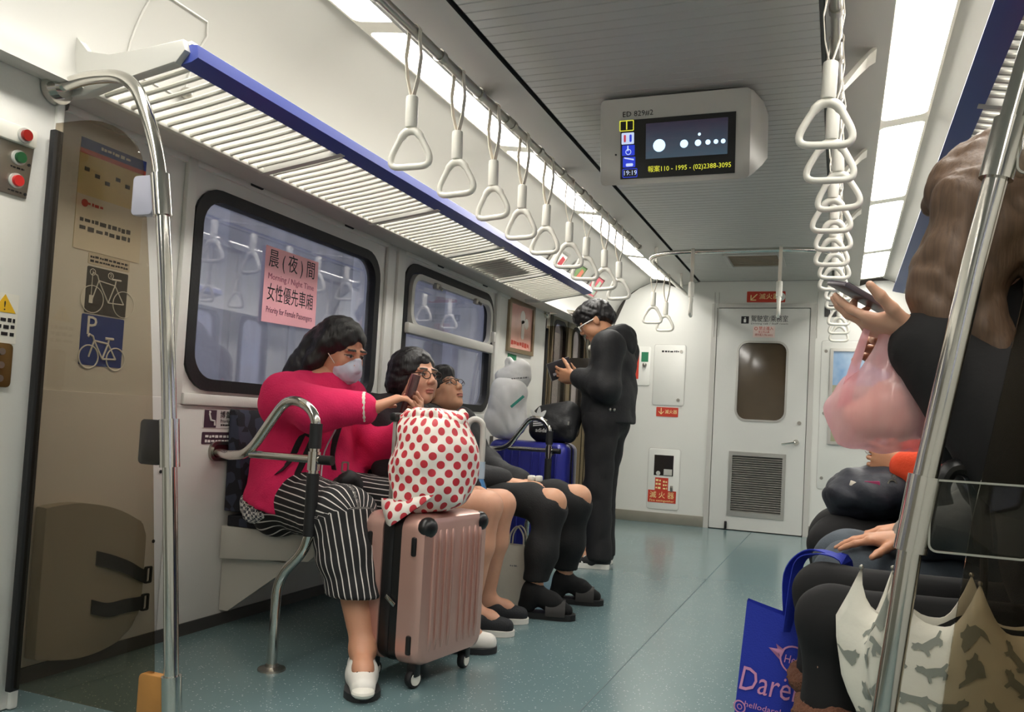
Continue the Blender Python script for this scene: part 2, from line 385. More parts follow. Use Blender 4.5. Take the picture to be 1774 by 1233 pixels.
# ------------------------------------------------------------------ end wall with its door
def endz(x): return float(np.interp(abs(x), [0, .56, .78, .955, 1.08, 1.19, 1.27, 1.325, 1.345, 1.56], [2.2, 2.2, 2.15, 2.215, 2.165, 2.10, 2.02, 1.92, 1.75, 1.7]))
eo = [(-1.56, 0), (-.42, 0), (-.42, 1.985), (.42, 1.985), (.42, 0), (1.56, 0), (1.56, 1.735)]+[(x, endz(x)) for x in np.linspace(1.34, -1.34, 25)]+[(-1.56, 1.735)]
we = struct('wall_end', G().plate(eo, [], (0, YE, 0), (1, 0, 0), (0, 0, 1), (0, .05, 0)), M('end_wall_enamel', (222, 222, 216), .3, var=.02, vs=2))
struct('baseboard_end', G().box((-1.54, YE-.012, 0), (-.44, YE, .095), .003), M('baseboard_steel', (150, 146, 134), .35, .3, var=.15, vs=5)); struct('baseboard_end_side', G().box((.44, YE-.012, 0), (1.54, YE, .095), .003), M('baseboard_steel', (150, 146, 134), .35, .3, var=.15, vs=5))
struct('trim_door', G().ring([(-.44, 0), (.44, 0), (.44, 2.0), (-.44, 2.0)], [(-.395, -.0), (.395, -.0), (.395, 1.962), (-.395, 1.962)], (0, YE-.012, 0), (1, 0, 0), (0, 0, 1), (0, .06, 0)), trimm, smooth=0)
for x in (-.385, -.42, .45): struct('trim_cable', G().tube([(x, YE-.014, z) for z in (1.7, 1.85, 2.0, 2.1)], .004, 6), trimm, we)
do = rrect(.78, 1.95, .008, 2, 0, .982); dw = rrect(.415, .69, .085, 6, .008, 1.315); dl = [(-.235, .13), (.235, .13), (.235, .685), (-.235, .685)]
door = struct('door_1', G().plate(do, [dw, dl], (0, YE-.004, 0), (1, 0, 0), (0, 0, 1), (0, .04, 0)), M('door_enamel', (214, 214, 209), .3, var=.02)); door['label'] = 'pale grey cab door with rounded window and louvre'
struct('window_gasket', G().ring(rrect(.435, .71, .095, 6, .008, 1.315), rrect(.40, .675, .08, 6, .008, 1.315), (0, YE-.010, 0), (1, 0, 0), (0, 0, 1), (0, .02, 0)), alu, door)
gd = M('dark_cab_glass', (72, 58, 40), .06, var=.2, vs=6, coat=.6)
struct('pane', G().prism(rrect(.41, .685, .08, 6, .008, 1.315), (0, YE+.008, 0), (1, 0, 0), (0, 0, 1), (0, .006, 0)), gd, door)
struct('louvre_frame', G().ring([(-.24, .125), (.24, .125), (.24, .69), (-.24, .69)], [(-.21, .165), (.21, .165), (.21, .655), (-.21, .655)], (0, YE-.012, 0), (1, 0, 0), (0, 0, 1), (0, .02, 0)), alu, door)
struct('louvre_back', G().box((-.235, YE+.02, .13), (.235, YE+.024, .685)), M('louvre_back_grey', (96, 96, 92), .6), door)  # plain grey sheet closing the louvre from behind
ls = struct('louvre_slat', G().prism([(0, 0), (.016, .012), (.017, .009), (.003, -.003)], (-.21, YE-.006, .168), (0, 1, 0), (0, 0, 1), (.42, 0, 0)), alu, door, 0)
copies(ls, [(0, 0, .0195*k) for k in range(1, 25)])
struct('handle', G().cyl((.315, YE-.004, .80), (.315, YE-.014, .80), .024, 14).tube(fillet([(.315, YE-.01, .80), (.315, YE-.045, .80), (.20, YE-.05, .775)], .02), .008, 10), steel, door)
struct('lock', G().cyl((.335, YE-.004, .965), (.335, YE-.014, .965), .017, 14), steel2, door)
struct('door_stop', G().box((-.255, YE-.03, .01), (-.235, YE-.004, .075), .004), rubber, door)
part('lettering', text_mesh('駕駛室/乘務室', .062, (.055, YE-.005, 1.862), (1, 0, 0), (0, 0, 1), width=.31), inkm, door, 0)
part('lettering', text_mesh('Driving cab / Staff room', .02, (.055, YE-.005, 1.822), (1, 0, 0), (0, 0, 1), width=.31), inkm, door, 0)
pc = part('pictogram', G().box((-.185, YE-.006, 1.822), (-.12, YE-.004, 1.887)), inkm, door)
part('figure', G().sph((-.152, YE-.007, 1.872), .007, 10, 6, (1, .2, 1)).box((-.163, YE-.0075, 1.832), (-.143, YE-.006, 1.862), .003), whiteink, pc)
pn = part('notice', G().box((-.08, YE-.006, 1.70), (.105, YE-.004, 1.80)), M('pale_notice', (236, 214, 206), .5), door)
part('lettering', text_mesh('禁止進入', .035, (.03, YE-.0065, 1.778), (1, 0, 0), (0, 0, 1), width=.12), redm, pn, 0)
part('lettering', text_mesh('非工作人員\n請勿進入 No entry', .024, (.012, YE-.0065, 1.735), (1, 0, 0), (0, 0, 1), width=.15), redm, pn, 0)
part('prohibition_mark', G().ring(circ(.014, 16, -.055, 1.778), circ(.010, 16, -.055, 1.778), (0, YE-.0075, 0), (1, 0, 0), (0, 0, 1), (0, .002, 0)), redm, pn)
# plain end behind the camera
struct('wall_back', G().plate([(-1.56, 0), (1.56, 0), (1.56, 1.735)]+[(x, endz(x)) for x in np.linspace(1.34, -1.34, 15)]+[(-1.56, 1.735)], [], (0, YB, 0), (1, 0, 0), (0, 0, 1), (0, -.05, 0)), wallm)
# right wall
WR1 = (2.0, 3.3, .895, 1.645); WR2 = (3.6, 4.85, .895, 1.675)
wr = struct('wall_right', G().plate([(YB, 0), (YE, 0), (YE, 1.74), (YB, 1.74)], [win_loop(WR1), win_loop(WR2), rrect(.42, 1.05, .09, 6, 5.9, 1.2), rrect(.42, 1.05, .09, 6, 6.6, 1.2), rrect(1.2, .75, .13, 6, -.4, 1.27)], (HW, 0, 0), (0, 1, 0), (0, 0, 1), (.05, 0, 0)), wallm)
window('window_3', WR1, 1, 'right hand window above the bench behind the long-haired woman'); window('window_4', WR2, 1, 'right hand window further down the bench'); window('window_5', (-1.0, .2, .895, 1.645), 1, 'right hand window behind the camera')
window('window_6', (5.69, 6.11, .675, 1.725), 1, 'narrow right hand door window'); window('window_7', (6.39, 6.81, .675, 1.725), 1, 'narrow right hand door window nearest the end wall')
for y0, y1 in ((5.35, 5.37), (6.245, 6.255), (7.13, 7.15)): struct('door_joint', G().box((HW-.004, y0, 0), (HW, y1, 1.73)), darktrim, wr)
struct('baseboard_right', G().box((HW-.012, YB, 0), (HW, YE, .05)), M('dark_baseboard', (66, 64, 62), .5))
struct('baseboard_left', G().box((-HW, 1.78, 0), (-HW+.012, 6.25, .045)), M('dark_baseboard', (66, 64, 62), .5))
# left doorways: pillar, near door, far door
pil = struct('wall_pillar', G().box((-HW-.05, 1.20, 0), (-1.375, 1.655, 1.70), .012).box((-1.39, 1.637, 0), (-1.364, 1.662, 1.66), .008), wallm); pil['label'] = 'white door pillar carrying the door button panel'
nd1 = struct('door_2', G().plate([(YB, 0), (1.30, 0), (1.30, 1.74), (YB, 1.74)], [rrect(.42, 1.05, .09, 6, .85, 1.2), rrect(.42, 1.05, .09, 6, .15, 1.2)], (-HW, 0, 0), (0, 1, 0), (0, 0, 1), (-.05, 0, 0)), steel2); nd1['label'] = 'near left sliding door beside the button pillar'
for y in (.85, .15): struct('pane', G().prism(rrect(.44, 1.07, .09, 6, y, 1.2), (-HW-.02, 0, 0), (0, 1, 0), (0, 0, 1), (-.006, 0, 0)), glassm, nd1)
fd = struct('door_3', G().plate([(6.25, 0), (YE, 0), (YE, 1.74), (6.25, 1.74)], [rrect(.34, .95, .09, 6, 6.62, 1.22), rrect(.34, .95, .09, 6, 7.14, 1.22)], (-HW, 0, 0), (0, 1, 0), (0, 0, 1), (-.05, 0, 0)), M('door_skin', (186, 178, 160), .3, .55, var=.06)); fd['label'] = 'far left sliding door with two tall rounded windows'
for y in (6.62, 7.14):
    struct('window_gasket', G().ring(rrect(.36, .97, .10, 6, y, 1.22), rrect(.30, .91, .08, 6, y, 1.22), (-HW+.006, 0, 0), (0, 1, 0), (0, 0, 1), (-.03, 0, 0)), rubber, fd)
    struct('pane', G().prism(rrect(.35, .96, .09, 6, y, 1.22), (-HW-.02, 0, 0), (0, 1, 0), (0, 0, 1), (-.006, 0, 0)), glassm, fd)
for y in (6.26, 6.37, 6.88, 7.39, 7.5): struct('door_joint', G().box((-HW-.002, y-.006, 0), (-HW+.004, y+.006, 1.735)), darktrim, fd)
struct('door_edge', G().box((-HW-.002, 6.40, 0), (-HW+.01, 6.43, 1.735), .003).box((-HW-.002, 6.82, 0), (-HW+.01, 6.87, 1.735), .003), steel2, fd)
# what the windows look out on: a mottled concrete wall beside the track, and the track bed
tw = struct('wall_trackside', G().box((-4.6, -8, -2), (-4.5, 16, 5)), M('trackside_concrete', (150, 151, 160), .9, var=.35, vs=1.1, bump=.3, bs=6))
for k in range(9): struct('buttress', G().box((-4.5, -6+2.3*k, -2), (-4.35, -5.7+2.3*k, 5)), M('trackside_rib', (170, 172, 182), .9, var=.3, vs=2), tw)
struct('ground_trackbed', G().box((-4.6, -8, -1.2), (4.6, 16, -1.1)), M('ballast', (96, 94, 92), .95, var=.4, vs=9))
struct('wall_leak_stop', G().box((-1.66, YE+.055, -.05), (1.66, YE+.075, 2.32)), M('leak_stop_brown', (88, 84, 76), .7))  # unseen plate added to stop outside light leaking round end wall and door
# ------------------------------------------------------------------ ceiling lamps
lampm = emis('lit_diffuser', (255, 251, 243), LAMP)
bounds = [-2.1, -1.4, -.1, 1.18, 2.47, 3.785, 5.04, 6.40, 7.46]
names = ['', '', 'nearest the camera', 'above the wheelchair pad end', 'second', 'third', 'fourth', 'last, next to the end wall']
for s, side in ((-1, 'left'), (1, 'right')):
    for i, (y0, y1) in enumerate(zip(bounds, bounds[1:])):
        if i < 1: continue
        where = ['', 'behind the camera', 'over the camera', 'just ahead of the camera', 'second visible from the camera', 'third visible from the camera', 'fourth visible from the camera', 'nearest the end wall'][i]
        t = thing('ceiling_light', 'bright %s ceiling light panel, %s' % (side, where), 'ceiling light', (s*.865, (y0+y1)/2, 2.18), 'ceiling light panels')
        ux, uz = .186, -.025   # across: inner edge lower
        c = Vector((s*.865, (y0+y1)/2, 2.19)); u = Vector((-s*ux, 0, uz)).normalized(); L = (y1-y0); wdt = .19
        n = Vector((0, 1, 0)).cross(u); n = n if n.z < 0 else -n
        part('frame', G().ring(rrect(wdt+.004, L, .006, 5), rrect(wdt-.016, L-.085, .03, 5), c+n*.004, u, (0, 1, 0), -n*.012), whitep, t)
        part('diffuser', G().prism(rrect(wdt-.006, L-.02, .03, 5), c, u, (0, 1, 0), -n*.006), lampm, t)
# ------------------------------------------------------------------ luggage racks
slatm = M('rack_slat', (214, 211, 200), .4, var=.04)
for s, side in ((-1, 'left'), (1, 'right')):
    rk = thing('luggage_rack', '%s with cream slats and blue front rail %s' % (('long luggage rack', 'above the left windows') if s < 0 else ('right hand luggage rack', 'above the long-haired woman')), 'luggage rack', (s*1.15, 3.55, 1.72), 'overhead luggage racks')
    Y0, NY = 1.68, 5; Y1 = Y0+.75*NY
    part('front_rail', G().prism([(.925, 1.742), (.95, 1.735), (.985, 1.728), (.985, 1.77), (.965, 1.785), (.935, 1.78)], (0, Y0, 0), (s, 0, 0), (0, 0, 1), (0, Y1-Y0, 0), .003), navyp, rk)
    part('rail_cap', G().prism([(.95, 1.783), (.985, 1.772), (.99, 1.79), (.955, 1.792)], (0, Y0, 0), (s, 0, 0), (0, 0, 1), (0, Y1-Y0, 0)), whitep, rk)
    part('rear_rail', G().box((s*1.30-.012, Y0, 1.682), (s*1.30+.012, Y1, 1.70), .004), slatm, rk)
    for k in range(NY+1):
        y = Y0+.75*k
        if k in (0, NY):
            pr = [(1.44, 2.0), (1.40, 1.93), (1.36, 1.85), (1.30, 1.79), (1.22, 1.772), (1.10, 1.778), (.965, 1.79), (.955, 1.76), (.985, 1.728), (1.15, 1.705), (1.30, 1.672), (1.40, 1.672), (1.43, 1.74), (1.47, 1.9)]
            part('end_bracket', G().prism(pr, (0, y-.02, 0), (s, 0, 0), (0, 0, 1), (0, .03, 0), .004), greyp, rk)
            if s < 0 and k == 0: part('bolt', G().sph((-1.395, y-.022, 1.83), .013, 12, 8), steel2, rk)
        else: part('cross_bar', G().prism([(.97, 1.728), (1.31, 1.678), (1.31, 1.698), (.97, 1.75)], (0, y-.014, 0), (s, 0, 0), (0, 0, 1), (0, .028, 0)), trimm, rk)
    sl = part('slat', G().tube([(s*1.30, Y0+.044, 1.692), (s*1.27, Y0+.044, 1.697), (s*1.12, Y0+.044, 1.718), (s*.975, Y0+.044, 1.742)], .0072, 8), slatm, rk)
    copies(sl, [(0, .75*j+.0472*i, 0) for j in range(NY) for i in range(15) if i or j])
    if s < 0:
        one('newspaper', G().obox((-1.17, 4.38, 1.726), (.1, 0, .0145), (0, .22, 0), (-.0008, 0, .006), .003).obox((-1.16, 4.38, 1.737), (.095, 0, .0138), (0, .2, 0), (-.0008, 0, .004), .002), M('newsprint', (120, 108, 96), .9, var=.3, vs=30), 'folded newspaper lying on the left luggage rack', 'newspaper', (-1.17, 4.38, 1.72))
    else:
        one('folded_umbrella', G().tube([(1.02, 5.1, 1.765), (1.12, 5.13, 1.755), (1.27, 5.16, 1.73)], [.02, .028, .015], 10), blackp, 'dark bundle lying on the right luggage rack far end', 'bundle', (1.12, 5.13, 1.73))
# ------------------------------------------------------------------ grab rails and their brackets
RX, RZ = .615, 2.04
for s, side in ((-1, 'left'), (1, 'right')):
    r = thing('grab_rail', 'steel ceiling grab rail along the %s side holding hanging straps' % side, 'grab rail', (s*RX, 3.4, RZ))
    part('tube', G().tube([(s*RX, -1.0, RZ), (s*RX, 5.36, RZ)], .0165, 14), steel2, r)
    br = None
    for k, y in enumerate((.94, 1.99, 3.04, 4.09, 5.14)):
        me = G().ring_loft([[(s*(.70+dx*w), y+dy*w*.8, z) if False else (s*x, y+a, z+b) for a, b in ((-w, -h), (w, -h), (w, h), (-w, h))] for x, z, w, h in ((.735, 2.162, .055, .006), (.715, 2.15, .05, .008), (.68, 2.115, .038, .012), (.645, 2.075, .026, .014), (.615, 2.045, .02, .018))])
        part('bracket', me, whitep, r)
        part('clamp', G().cyl((s*RX, y-.03, RZ), (s*RX, y+.03, RZ), .021, 14), steel2, r)
    for k in range(10): part('collar', G().cyl((s*RX, 2.42+.327*k, RZ), (s*RX, 2.45+.327*k, RZ), .022, 12), steel2, r)
u = thing('grab_rail', 'curved steel grab rail crossing the ceiling near the end door', 'grab rail', (0, 5.58, RZ))
up = fillet([(-.63, 7.3, RZ), (-.63, 5.58, RZ), (.63, 5.58, RZ), (.63, 7.3, RZ)], .34, 10)
part('tube', G().tube(up, .0165, 14), steel, u)
for x, y in ((-.63, 7.1), (.63, 7.1), (-.63, 6.05), (.63, 6.05)): part('hanger', G().cyl((x, y, RZ), (x*1.02, y, 2.19), .011, 10), whitep, u)
# ------------------------------------------------------------------ hanging straps
def make_strap(label):
    t = thing('hanging_strap', label, 'strap handle', (0, 0, 0), 'hanging straps')
    # loop band over the rail, local origin at the rail's axis; strap plane is x-z (swings across), rail along y
    left = [(0, -.019, .0), (0, -.0195, -.03), (0, -.026, -.08), (0, -.018, -.15), (0, -.004, -.205)]
    top = [(0, .021*math.cos(a), .021*math.sin(a)) for a in np.linspace(0, PI, 9)]
    path = [(0, -p[1], p[2]) for p in reversed(left)]+top+left
    g = G(); rings = []
    for i, p in enumerate(path):
        a = Vector(path[max(i-1, 0)]); b = Vector(path[min(i+1, len(path)-1)]); tg = (b-a).normalized(); nrm = Vector((1, 0, 0)).cross(tg)
        p = Vector(p); rings.append([p+Vector((1, 0, 0))*sx*.0105+nrm*sn*.0014 for sx, sn in ((-1, -1), (1, -1), (1, 1), (-1, 1))])
    g.ring_loft(rings); part('band', g, creamp, t)
    part('sleeve', G().lathe([(.0155, -.205), (.0185, -.207), (.0195, -.215), (.0195, -.298), (.0175, -.304), (.012, -.305)], (0, 0, 0), 16), whitep, t)
    part('swivel', G().cyl((0, 0, -.300), (0, 0, -.315), .011, 12), steel2, t)
    tri = [(0, -.019, -.318), (0, .019, -.318), (0, .047, -.357), (0, .066, -.400), (0, .054, -.424), (0, 0, -.427), (0, -.054, -.424), (0, -.066, -.400), (0, -.047, -.357)]
    tp = [tuple(p) for p in spline(tri, 5, True)]
    n = len(tp); rr = [(.0145 if p[2] > -.335 else .0112) for p in tp]
    g = G(); rings = []
    for i in range(n):
        a = Vector(tp[i-1]); b = Vector(tp[(i+1) % n]); tg = (b-a).normalized(); nn = tg.cross(Vector((1, 0, 0)))
        rings.append([Vector(tp[i])+Vector((1, 0, 0))*math.cos(2*PI*k/10)*rr[i]*.95+nn*math.sin(2*PI*k/10)*rr[i]*.9 for k in range(10)])
    rings.append(rings[0]); g.ring_loft(rings, True, False); part('handle', g, whitep, t, 60)
    return t
ordn = ['nearest', 'second', 'third', 'fourth', 'fifth', 'sixth', 'seventh', 'eighth', 'ninth', 'tenth']
sp0 = make_strap('white triangular strap handle, nearest in the left row'); used = False
for s, side in ((-1, 'left'), (1, 'right')):
    for k in range(9 if s < 0 else 10):
        y = (2.252 if s < 0 else 2.306)+.3265*k
        lab = 'white triangular strap handle, %s in the %s row' % (ordn[k], side)
        o = sp0 if not used else dup(sp0, label=lab); used = True
        o.location = (s*RX, y, RZ); o.rotation_euler = (random.uniform(-.05, .05), random.uniform(-.03, .03), 1.57+random.uniform(-.15, .15))
for x, y, rz, w in ((-.63, 5.98, 1.6, 'on the left bend of the crossing rail'), (-.63, 6.45, 1.4, 'on the left arm, by the end wall'), (-.29, 5.58, .1, 'on the crossing rail left of the centre'), (.27, 5.58, .1, 'on the crossing rail right of the centre'), (.63, 7.0, 1.57, 'on the right arm, by the end wall'), (.63, 6.5, 1.5, 'on the right arm of the crossing rail'), (.63, 6.0, 1.7, 'on the right bend of the crossing rail')):
    o = dup(sp0, label='white triangular strap handle hanging '+w); o.location = (x, y, RZ); o.rotation_euler = (0, 0, rz)
# ------------------------------------------------------------------ passenger information display
tv = thing('information_display', 'ceiling mounted passenger information screen in a pale wedge housing', 'display', (0, 3.4, 2.2))
# face plane: top edge y=3.28 z=2.185, bottom edge y=3.36 z=1.84
fo = Vector((0, 3.30, 2.012)); fu = Vector((1, 0, 0)); fv = Vector((0, -.06, .345)).normalized(); fn = fu.cross(fv)
fz = lambda a, b, d=0: fo+fu*a+fv*b+fn*d
face = rrect(.60, .345, .02, 4); back = [(x*1.08, y) for x, y in face]
g = G(); rings = []
for d, k, dy in ((-.001, .97, 0), (-.0, 1.0, 0), (-.04, 1.04, .0), (-.20, 1.10, .05), (-.36, 1.12, .14)):
    rings.append([fz(x*k, (y if y > 0 else y*(1-max(0, -d)*1.9)), d) for x, y in face])
for r in rings:
    for i, p in enumerate(r): r[i] = Vector((p.x, p.y, min(p.z, 2.199)))
part('housing', g.ring_loft(rings), greyp, tv, 40)
bz = part('bezel', G().prism([(-.222, -.147), (.240, -.135), (.232, .112), (-.215, .098)] if False else [(-.215, -.150), (.245, -.150), (.245, .085), (-.215, .085)], fz(0, 0, .0005), fu, fv, fn*.0025), blackp, tv)
def scr_build(nt, b):
    tc = nd(nt, 'ShaderNodeTexCoord'); sx = nd(nt, 'ShaderNodeSeparateXYZ'); nt.links.new(tc.outputs['Generated'], sx.inputs[0])
    no = nd(nt, 'ShaderNodeTexNoise'); no.inputs['Scale'].default_value = 5; nt.links.new(tc.outputs['Generated'], no.inputs['Vector'])
    up_ = mixc(nt, sx.outputs[2], srgb(58, 92, 108), srgb(34, 36, 56)); c = mixc(nt, mathn(nt, 'MULTIPLY', no.outputs[0], .45), up_, srgb(96, 72, 84))
    nt.links.new(c, b.inputs['Emission Color']); b.inputs['Emission Strength'].default_value = .55; b.inputs['Base Color'].default_value = (.01, .01, .015, 1)
part('picture', G().prism([(-.11, -.075), (.215, -.075), (.215, .065), (-.11, .065)], fz(0, 0, .0032), fu, fv, fn*.0008), node_mat('screen_picture', scr_build, .1), bz)
glow = emis('screen_white', (196, 226, 255), 1.1); ylw = emis('screen_yellow', (206, 206, 60), .75); blu = emis('screen_blue', (36, 56, 190), .7); lbl = emis('screen_pale', (190, 204, 236), .7); prd = emis('screen_red', (206, 70, 80), .5)
for x, r in ((-.055, .025), (.045, .016), (.10, .0125), (.139, .010), (.17, .009), (.198, .009)): part('lit_dot', G().prism(circ(r, 18), fz(x, -.025, .0042), fu, fv, fn*.0006), glow, bz)
part('lit_spark', G().prism(circ(.006, 10), fz(.105, .008, .0042), fu, fv, fn*.0006), glow, bz)
ic = -.185
part('icon', G().ring(rrect(.06, .043, .004, 2), rrect(.053, .036, .003, 2), fz(ic-.005, .063, .0032), fu, fv, fn*.0008), ylw, bz)
part('lettering', text_mesh('1', .048, fz(ic-.005, .062, .0032), fu, fv), ylw, bz, 0)
part('icon', G().prism(rrect(.052, .046, .003, 2), fz(ic, .012, .0032), fu, fv, fn*.0008), lbl, bz)
part('figure', G().prism(rrect(.009, .03, .004, 2), fz(ic-.012, .012, .0042), fu, fv, fn*.0006), prd, bz); part('figure', G().prism(rrect(.009, .03, .004, 2), fz(ic+.012, .012, .0042), fu, fv, fn*.0006), blu, bz)
part('icon', G().prism(rrect(.052, .042, .003, 2), fz(ic+.003, -.036, .0032), fu, fv, fn*.0008), blu, bz)
part('figure', G().ring(circ(.012, 14), circ(.009, 14), fz(ic+.003, -.042, .0042), fu, fv, fn*.0006).prism(rrect(.005, .022, .002, 2), fz(ic+.001, -.028, .0042), fu, fv, fn*.0006), lbl, bz)
part('icon', G().prism(rrect(.052, .042, .003, 2), fz(ic+.006, -.083, .0032), fu, fv, fn*.0008), blu, bz)
part('figure', G().prism([(-.02, .015), (.02, .006), (.02, .012), (-.02, .02)], fz(ic+.006, -.083, .0042), fu, fv, fn*.0006).prism(rrect(.03, .012, .004, 2), fz(ic+.008, -.094, .0042), fu, fv, fn*.0006), lbl, bz)
part('icon', G().ring(rrect(.062, .036, .004, 2), rrect(.056, .030, .003, 2), fz(ic+.01, -.127, .0032), fu, fv, fn*.0008), blu, bz)
part('lettering', text_mesh('19:19', .027, fz(ic+.01, -.127, .0032), fu, fv), lbl, bz, 0)
part('lettering', text_mesh('報案110 - 1995 - (02)2388-3095', .027, fz(.065, -.118, .0032), fu, fv, width=.33), ylw, bz, 0)
part('lettering', text_mesh('ED 829#2', .03, fz(-.145, .108, .0005), fu, fv, width=.125), inkm, tv, 0)
part('screw', G().cyl(fz(-.235, -.05, 0), fz(-.235, -.05, .003), .004, 8), darktrim, tv)
# ------------------------------------------------------------------ windbreak partitions
smoke = node_mat('smoked_acrylic', lambda nt, b: None)
def smoke_build(nt):
    b = nt.nodes['Principled BSDF']; out = nt.nodes['Material Output']; nt.nodes.remove(b)
    tr = nd(nt, 'ShaderNodeBsdfTransparent'); no = nd(nt, 'ShaderNodeTexNoise'); no.inputs['Scale'].default_value = 2
    c = mixc(nt, no.outputs[0], (.715, .66, .575, 1), (.695, .64, .555, 1)); nt.links.new(c, tr.inputs[0])
    gl = nd(nt, 'ShaderNodeBsdfGlossy'); gl.inputs['Roughness'].default_value = .03; gl.inputs[0].default_value = (.8, .8, .8, 1)
    lw = nd(nt, 'ShaderNodeLayerWeight'); lw.inputs[0].default_value = .5; fr_o = mathn(nt, 'ADD', mathn(nt, 'MULTIPLY', mathn(nt, 'POWER', lw.outputs['Facing'], 4.), .8), .015)
    mx = nd(nt, 'ShaderNodeMixShader'); nt.links.new(fr_o, mx.inputs[0]); nt.links.new(tr.outputs[0], mx.inputs[1]); nt.links.new(gl.outputs[0], mx.inputs[2]); nt.links.new(mx.outputs[0], out.inputs[0])
smoke_build(smoke.node_tree)
clearm = node_mat('clear_acrylic', lambda nt, b: None)
def clear_build(nt):
    b = nt.nodes['Principled BSDF']; out = nt.nodes['Material Output']; nt.nodes.remove(b)
    no = nd(nt, 'ShaderNodeTexNoise'); no.inputs['Scale'].default_value = 4
    tr = nd(nt, 'ShaderNodeBsdfTransparent'); nt.links.new(mixc(nt, no.outputs[0], (.80, .80, .75, 1), (.78, .78, .73, 1)), tr.inputs[0])
    gl = nd(nt, 'ShaderNodeBsdfGlossy'); gl.inputs['Roughness'].default_value = .06
    lw = nd(nt, 'ShaderNodeLayerWeight'); lw.inputs[0].default_value = .5; fr_o = mathn(nt, 'ADD', mathn(nt, 'MULTIPLY', mathn(nt, 'POWER', lw.outputs['Facing'], 4.), .8), .03)
    mx = nd(nt, 'ShaderNodeMixShader'); nt.links.new(fr_o, mx.inputs[0]); nt.links.new(tr.outputs[0], mx.inputs[1]); nt.links.new(gl.outputs[0], mx.inputs[2]); nt.links.new(mx.outputs[0], out.inputs[0])
clear_build(clearm.node_tree)
def windbreak(label, s, Y, top, bend, bot, wallx, clips, zb, clip_m, glass_in, zg0):
    """pole from wall flange over a bend to the floor, smoked sheet between pole and wall"""
    t = thing('windbreak', label, 'partition', (s*wallx, Y, 0))
    pole = [tuple(p) for p in bend]+[bot]
    part('flange', G().cyl((s*wallx, Y, bend[0][2]), (s*(wallx-.02), Y, bend[0][2]), .043, 20).cyl((s*(wallx-.02), Y, bend[0][2]), (s*(wallx-.035), Y, bend[0][2]), .028, 20), steel, t)
    part('pole', G().tube(pole, .0175, 18), steel, t)
    part('foot', G().lathe([(.05, 0), (.048, .006), (.024, .012), (.022, .02)], (bot[0], bot[1], 0), 20), steel, t)
    xs = [(p[0], p[2]) for p in pole]
    def px(z):
        q = sorted([(b_, a_) for a_, b_ in xs if True], key=lambda v: v[0]); return float(np.interp(z, [v[0] for v in q], [v[1] for v in q]))
    xw = s*(wallx-.02); zt = top-.16; xe = px(zt)+s*glass_in
    rows = [(z, px(max(z, zg0+.06))+s*glass_in) for z in np.linspace(zg0, zt, 12)]+[(zt+.16*math.sin(a), xe+(xw-xe)*.72*(1-math.cos(a))) for a in np.linspace(.15, PI/2, 9)]
    part('smoked_sheet', G().ring_loft([[(xw, Y-.004, z), (x, Y-.004, z), (x, Y+.004, z), (xw, Y+.004, z)] for z, x in rows]), smoke, t, 30, 'brown smoked acrylic sheet')
    part('edge_strip', G().box((s*(wallx-.012), Y-.014, zg0-.01), (s*(wallx-.032), Y+.014, top-.02), .003), rubber, t)
    for (z, h, w, m_, dark) in clips:
        cx = px(z)
        part('clamp', G().cyl((px(z-h/2), Y, z-h/2), (px(z+h/2), Y, z+h/2), .024, 18), steel, t)
        part('clamp_plate', G().prism(rrect(w, h*.95, .012, 4, cx+s*(w/2+.015), z), (0, Y-.014, 0), (1, 0, 0), (0, 0, 1), (0, .028, 0), .003), m_, t)
        if m_ is clearm: part('plate_rim', G().ring(rrect(w, h*.95, .012, 4, cx+s*(w/2+.015), z), rrect(w-.006, h*.95-.006, .010, 4, cx+s*(w/2+.015), z), (0, Y-.016, 0), (1, 0, 0), (0, 0, 1), (0, .004, 0)), M('acrylic_rim', (150, 150, 140), .2), t)
    return t
smkp = M('dark_clamp', (62, 58, 54), .18, .4, var=.1); whp = M('pale_clamp', (176, 176, 190), .3, var=.05); wdp = M('wood_clamp', (176, 124, 62), .5, var=.25, vs=14)
bL = fillet([(-1.370, 1.626, 1.681), (-1.257, 1.626, 1.702), (-1.088, 1.626, 1.691), (-0.980, 1.626, 1.479), (-0.933, 1.626, 1.178)], .12, 8)
windbreak('smoked acrylic windbreak with bent steel pole beside the left door pillar', -1, 1.626, 1.583, bL+[(-0.895, 1.626, 0.896), (-0.844, 1.626, 0.426)], (-0.801, 1.626, 0), 1.370, [(1.366, .108, .07, whp, 0), (0.741, .118, .07, smkp, 0), (0.121, .122, .08, wdp, 0)], 0, None, .056, .068)
bR = fillet([(1.50, 1.42, 1.735), (1.36, 1.42, 1.757), (1.06, 1.42, 1.74), (.93, 1.42, 1.52), (.885, 1.42, 1.32)], .12, 8)
windbreak('smoked acrylic windbreak with bent steel pole beside the long-haired woman', 1, 1.42, 1.63, bR+[(.845, 1.42, 1.12), (.775, 1.42, .72), (.742, 1.42, .43)], (.71, 1.42, 0), 1.50, [(1.29, .09, .11, clearm, 0), (.735, .115, .135, clearm, 0), (.10, .12, .09, clearm, 0)], 0, None, .075, .12)
bF = fillet([(-1.50, 6.12, 1.70), (-1.38, 6.12, 1.715), (-1.22, 6.12, 1.70), (-1.10, 6.12, 1.48), (-1.05, 6.12, 1.20)], .12, 8)
windbreak('far smoked windbreak behind the man in the black jacket', -1, 6.12, 1.60, bF+[(-1.02, 6.12, .9), (-.97, 6.12, .4)], (-.935, 6.12, 0), 1.50, [(1.30, .115, .20, smkp, 0), (.70, .125, .075, smkp, 0)], 0, None, .06, .02)
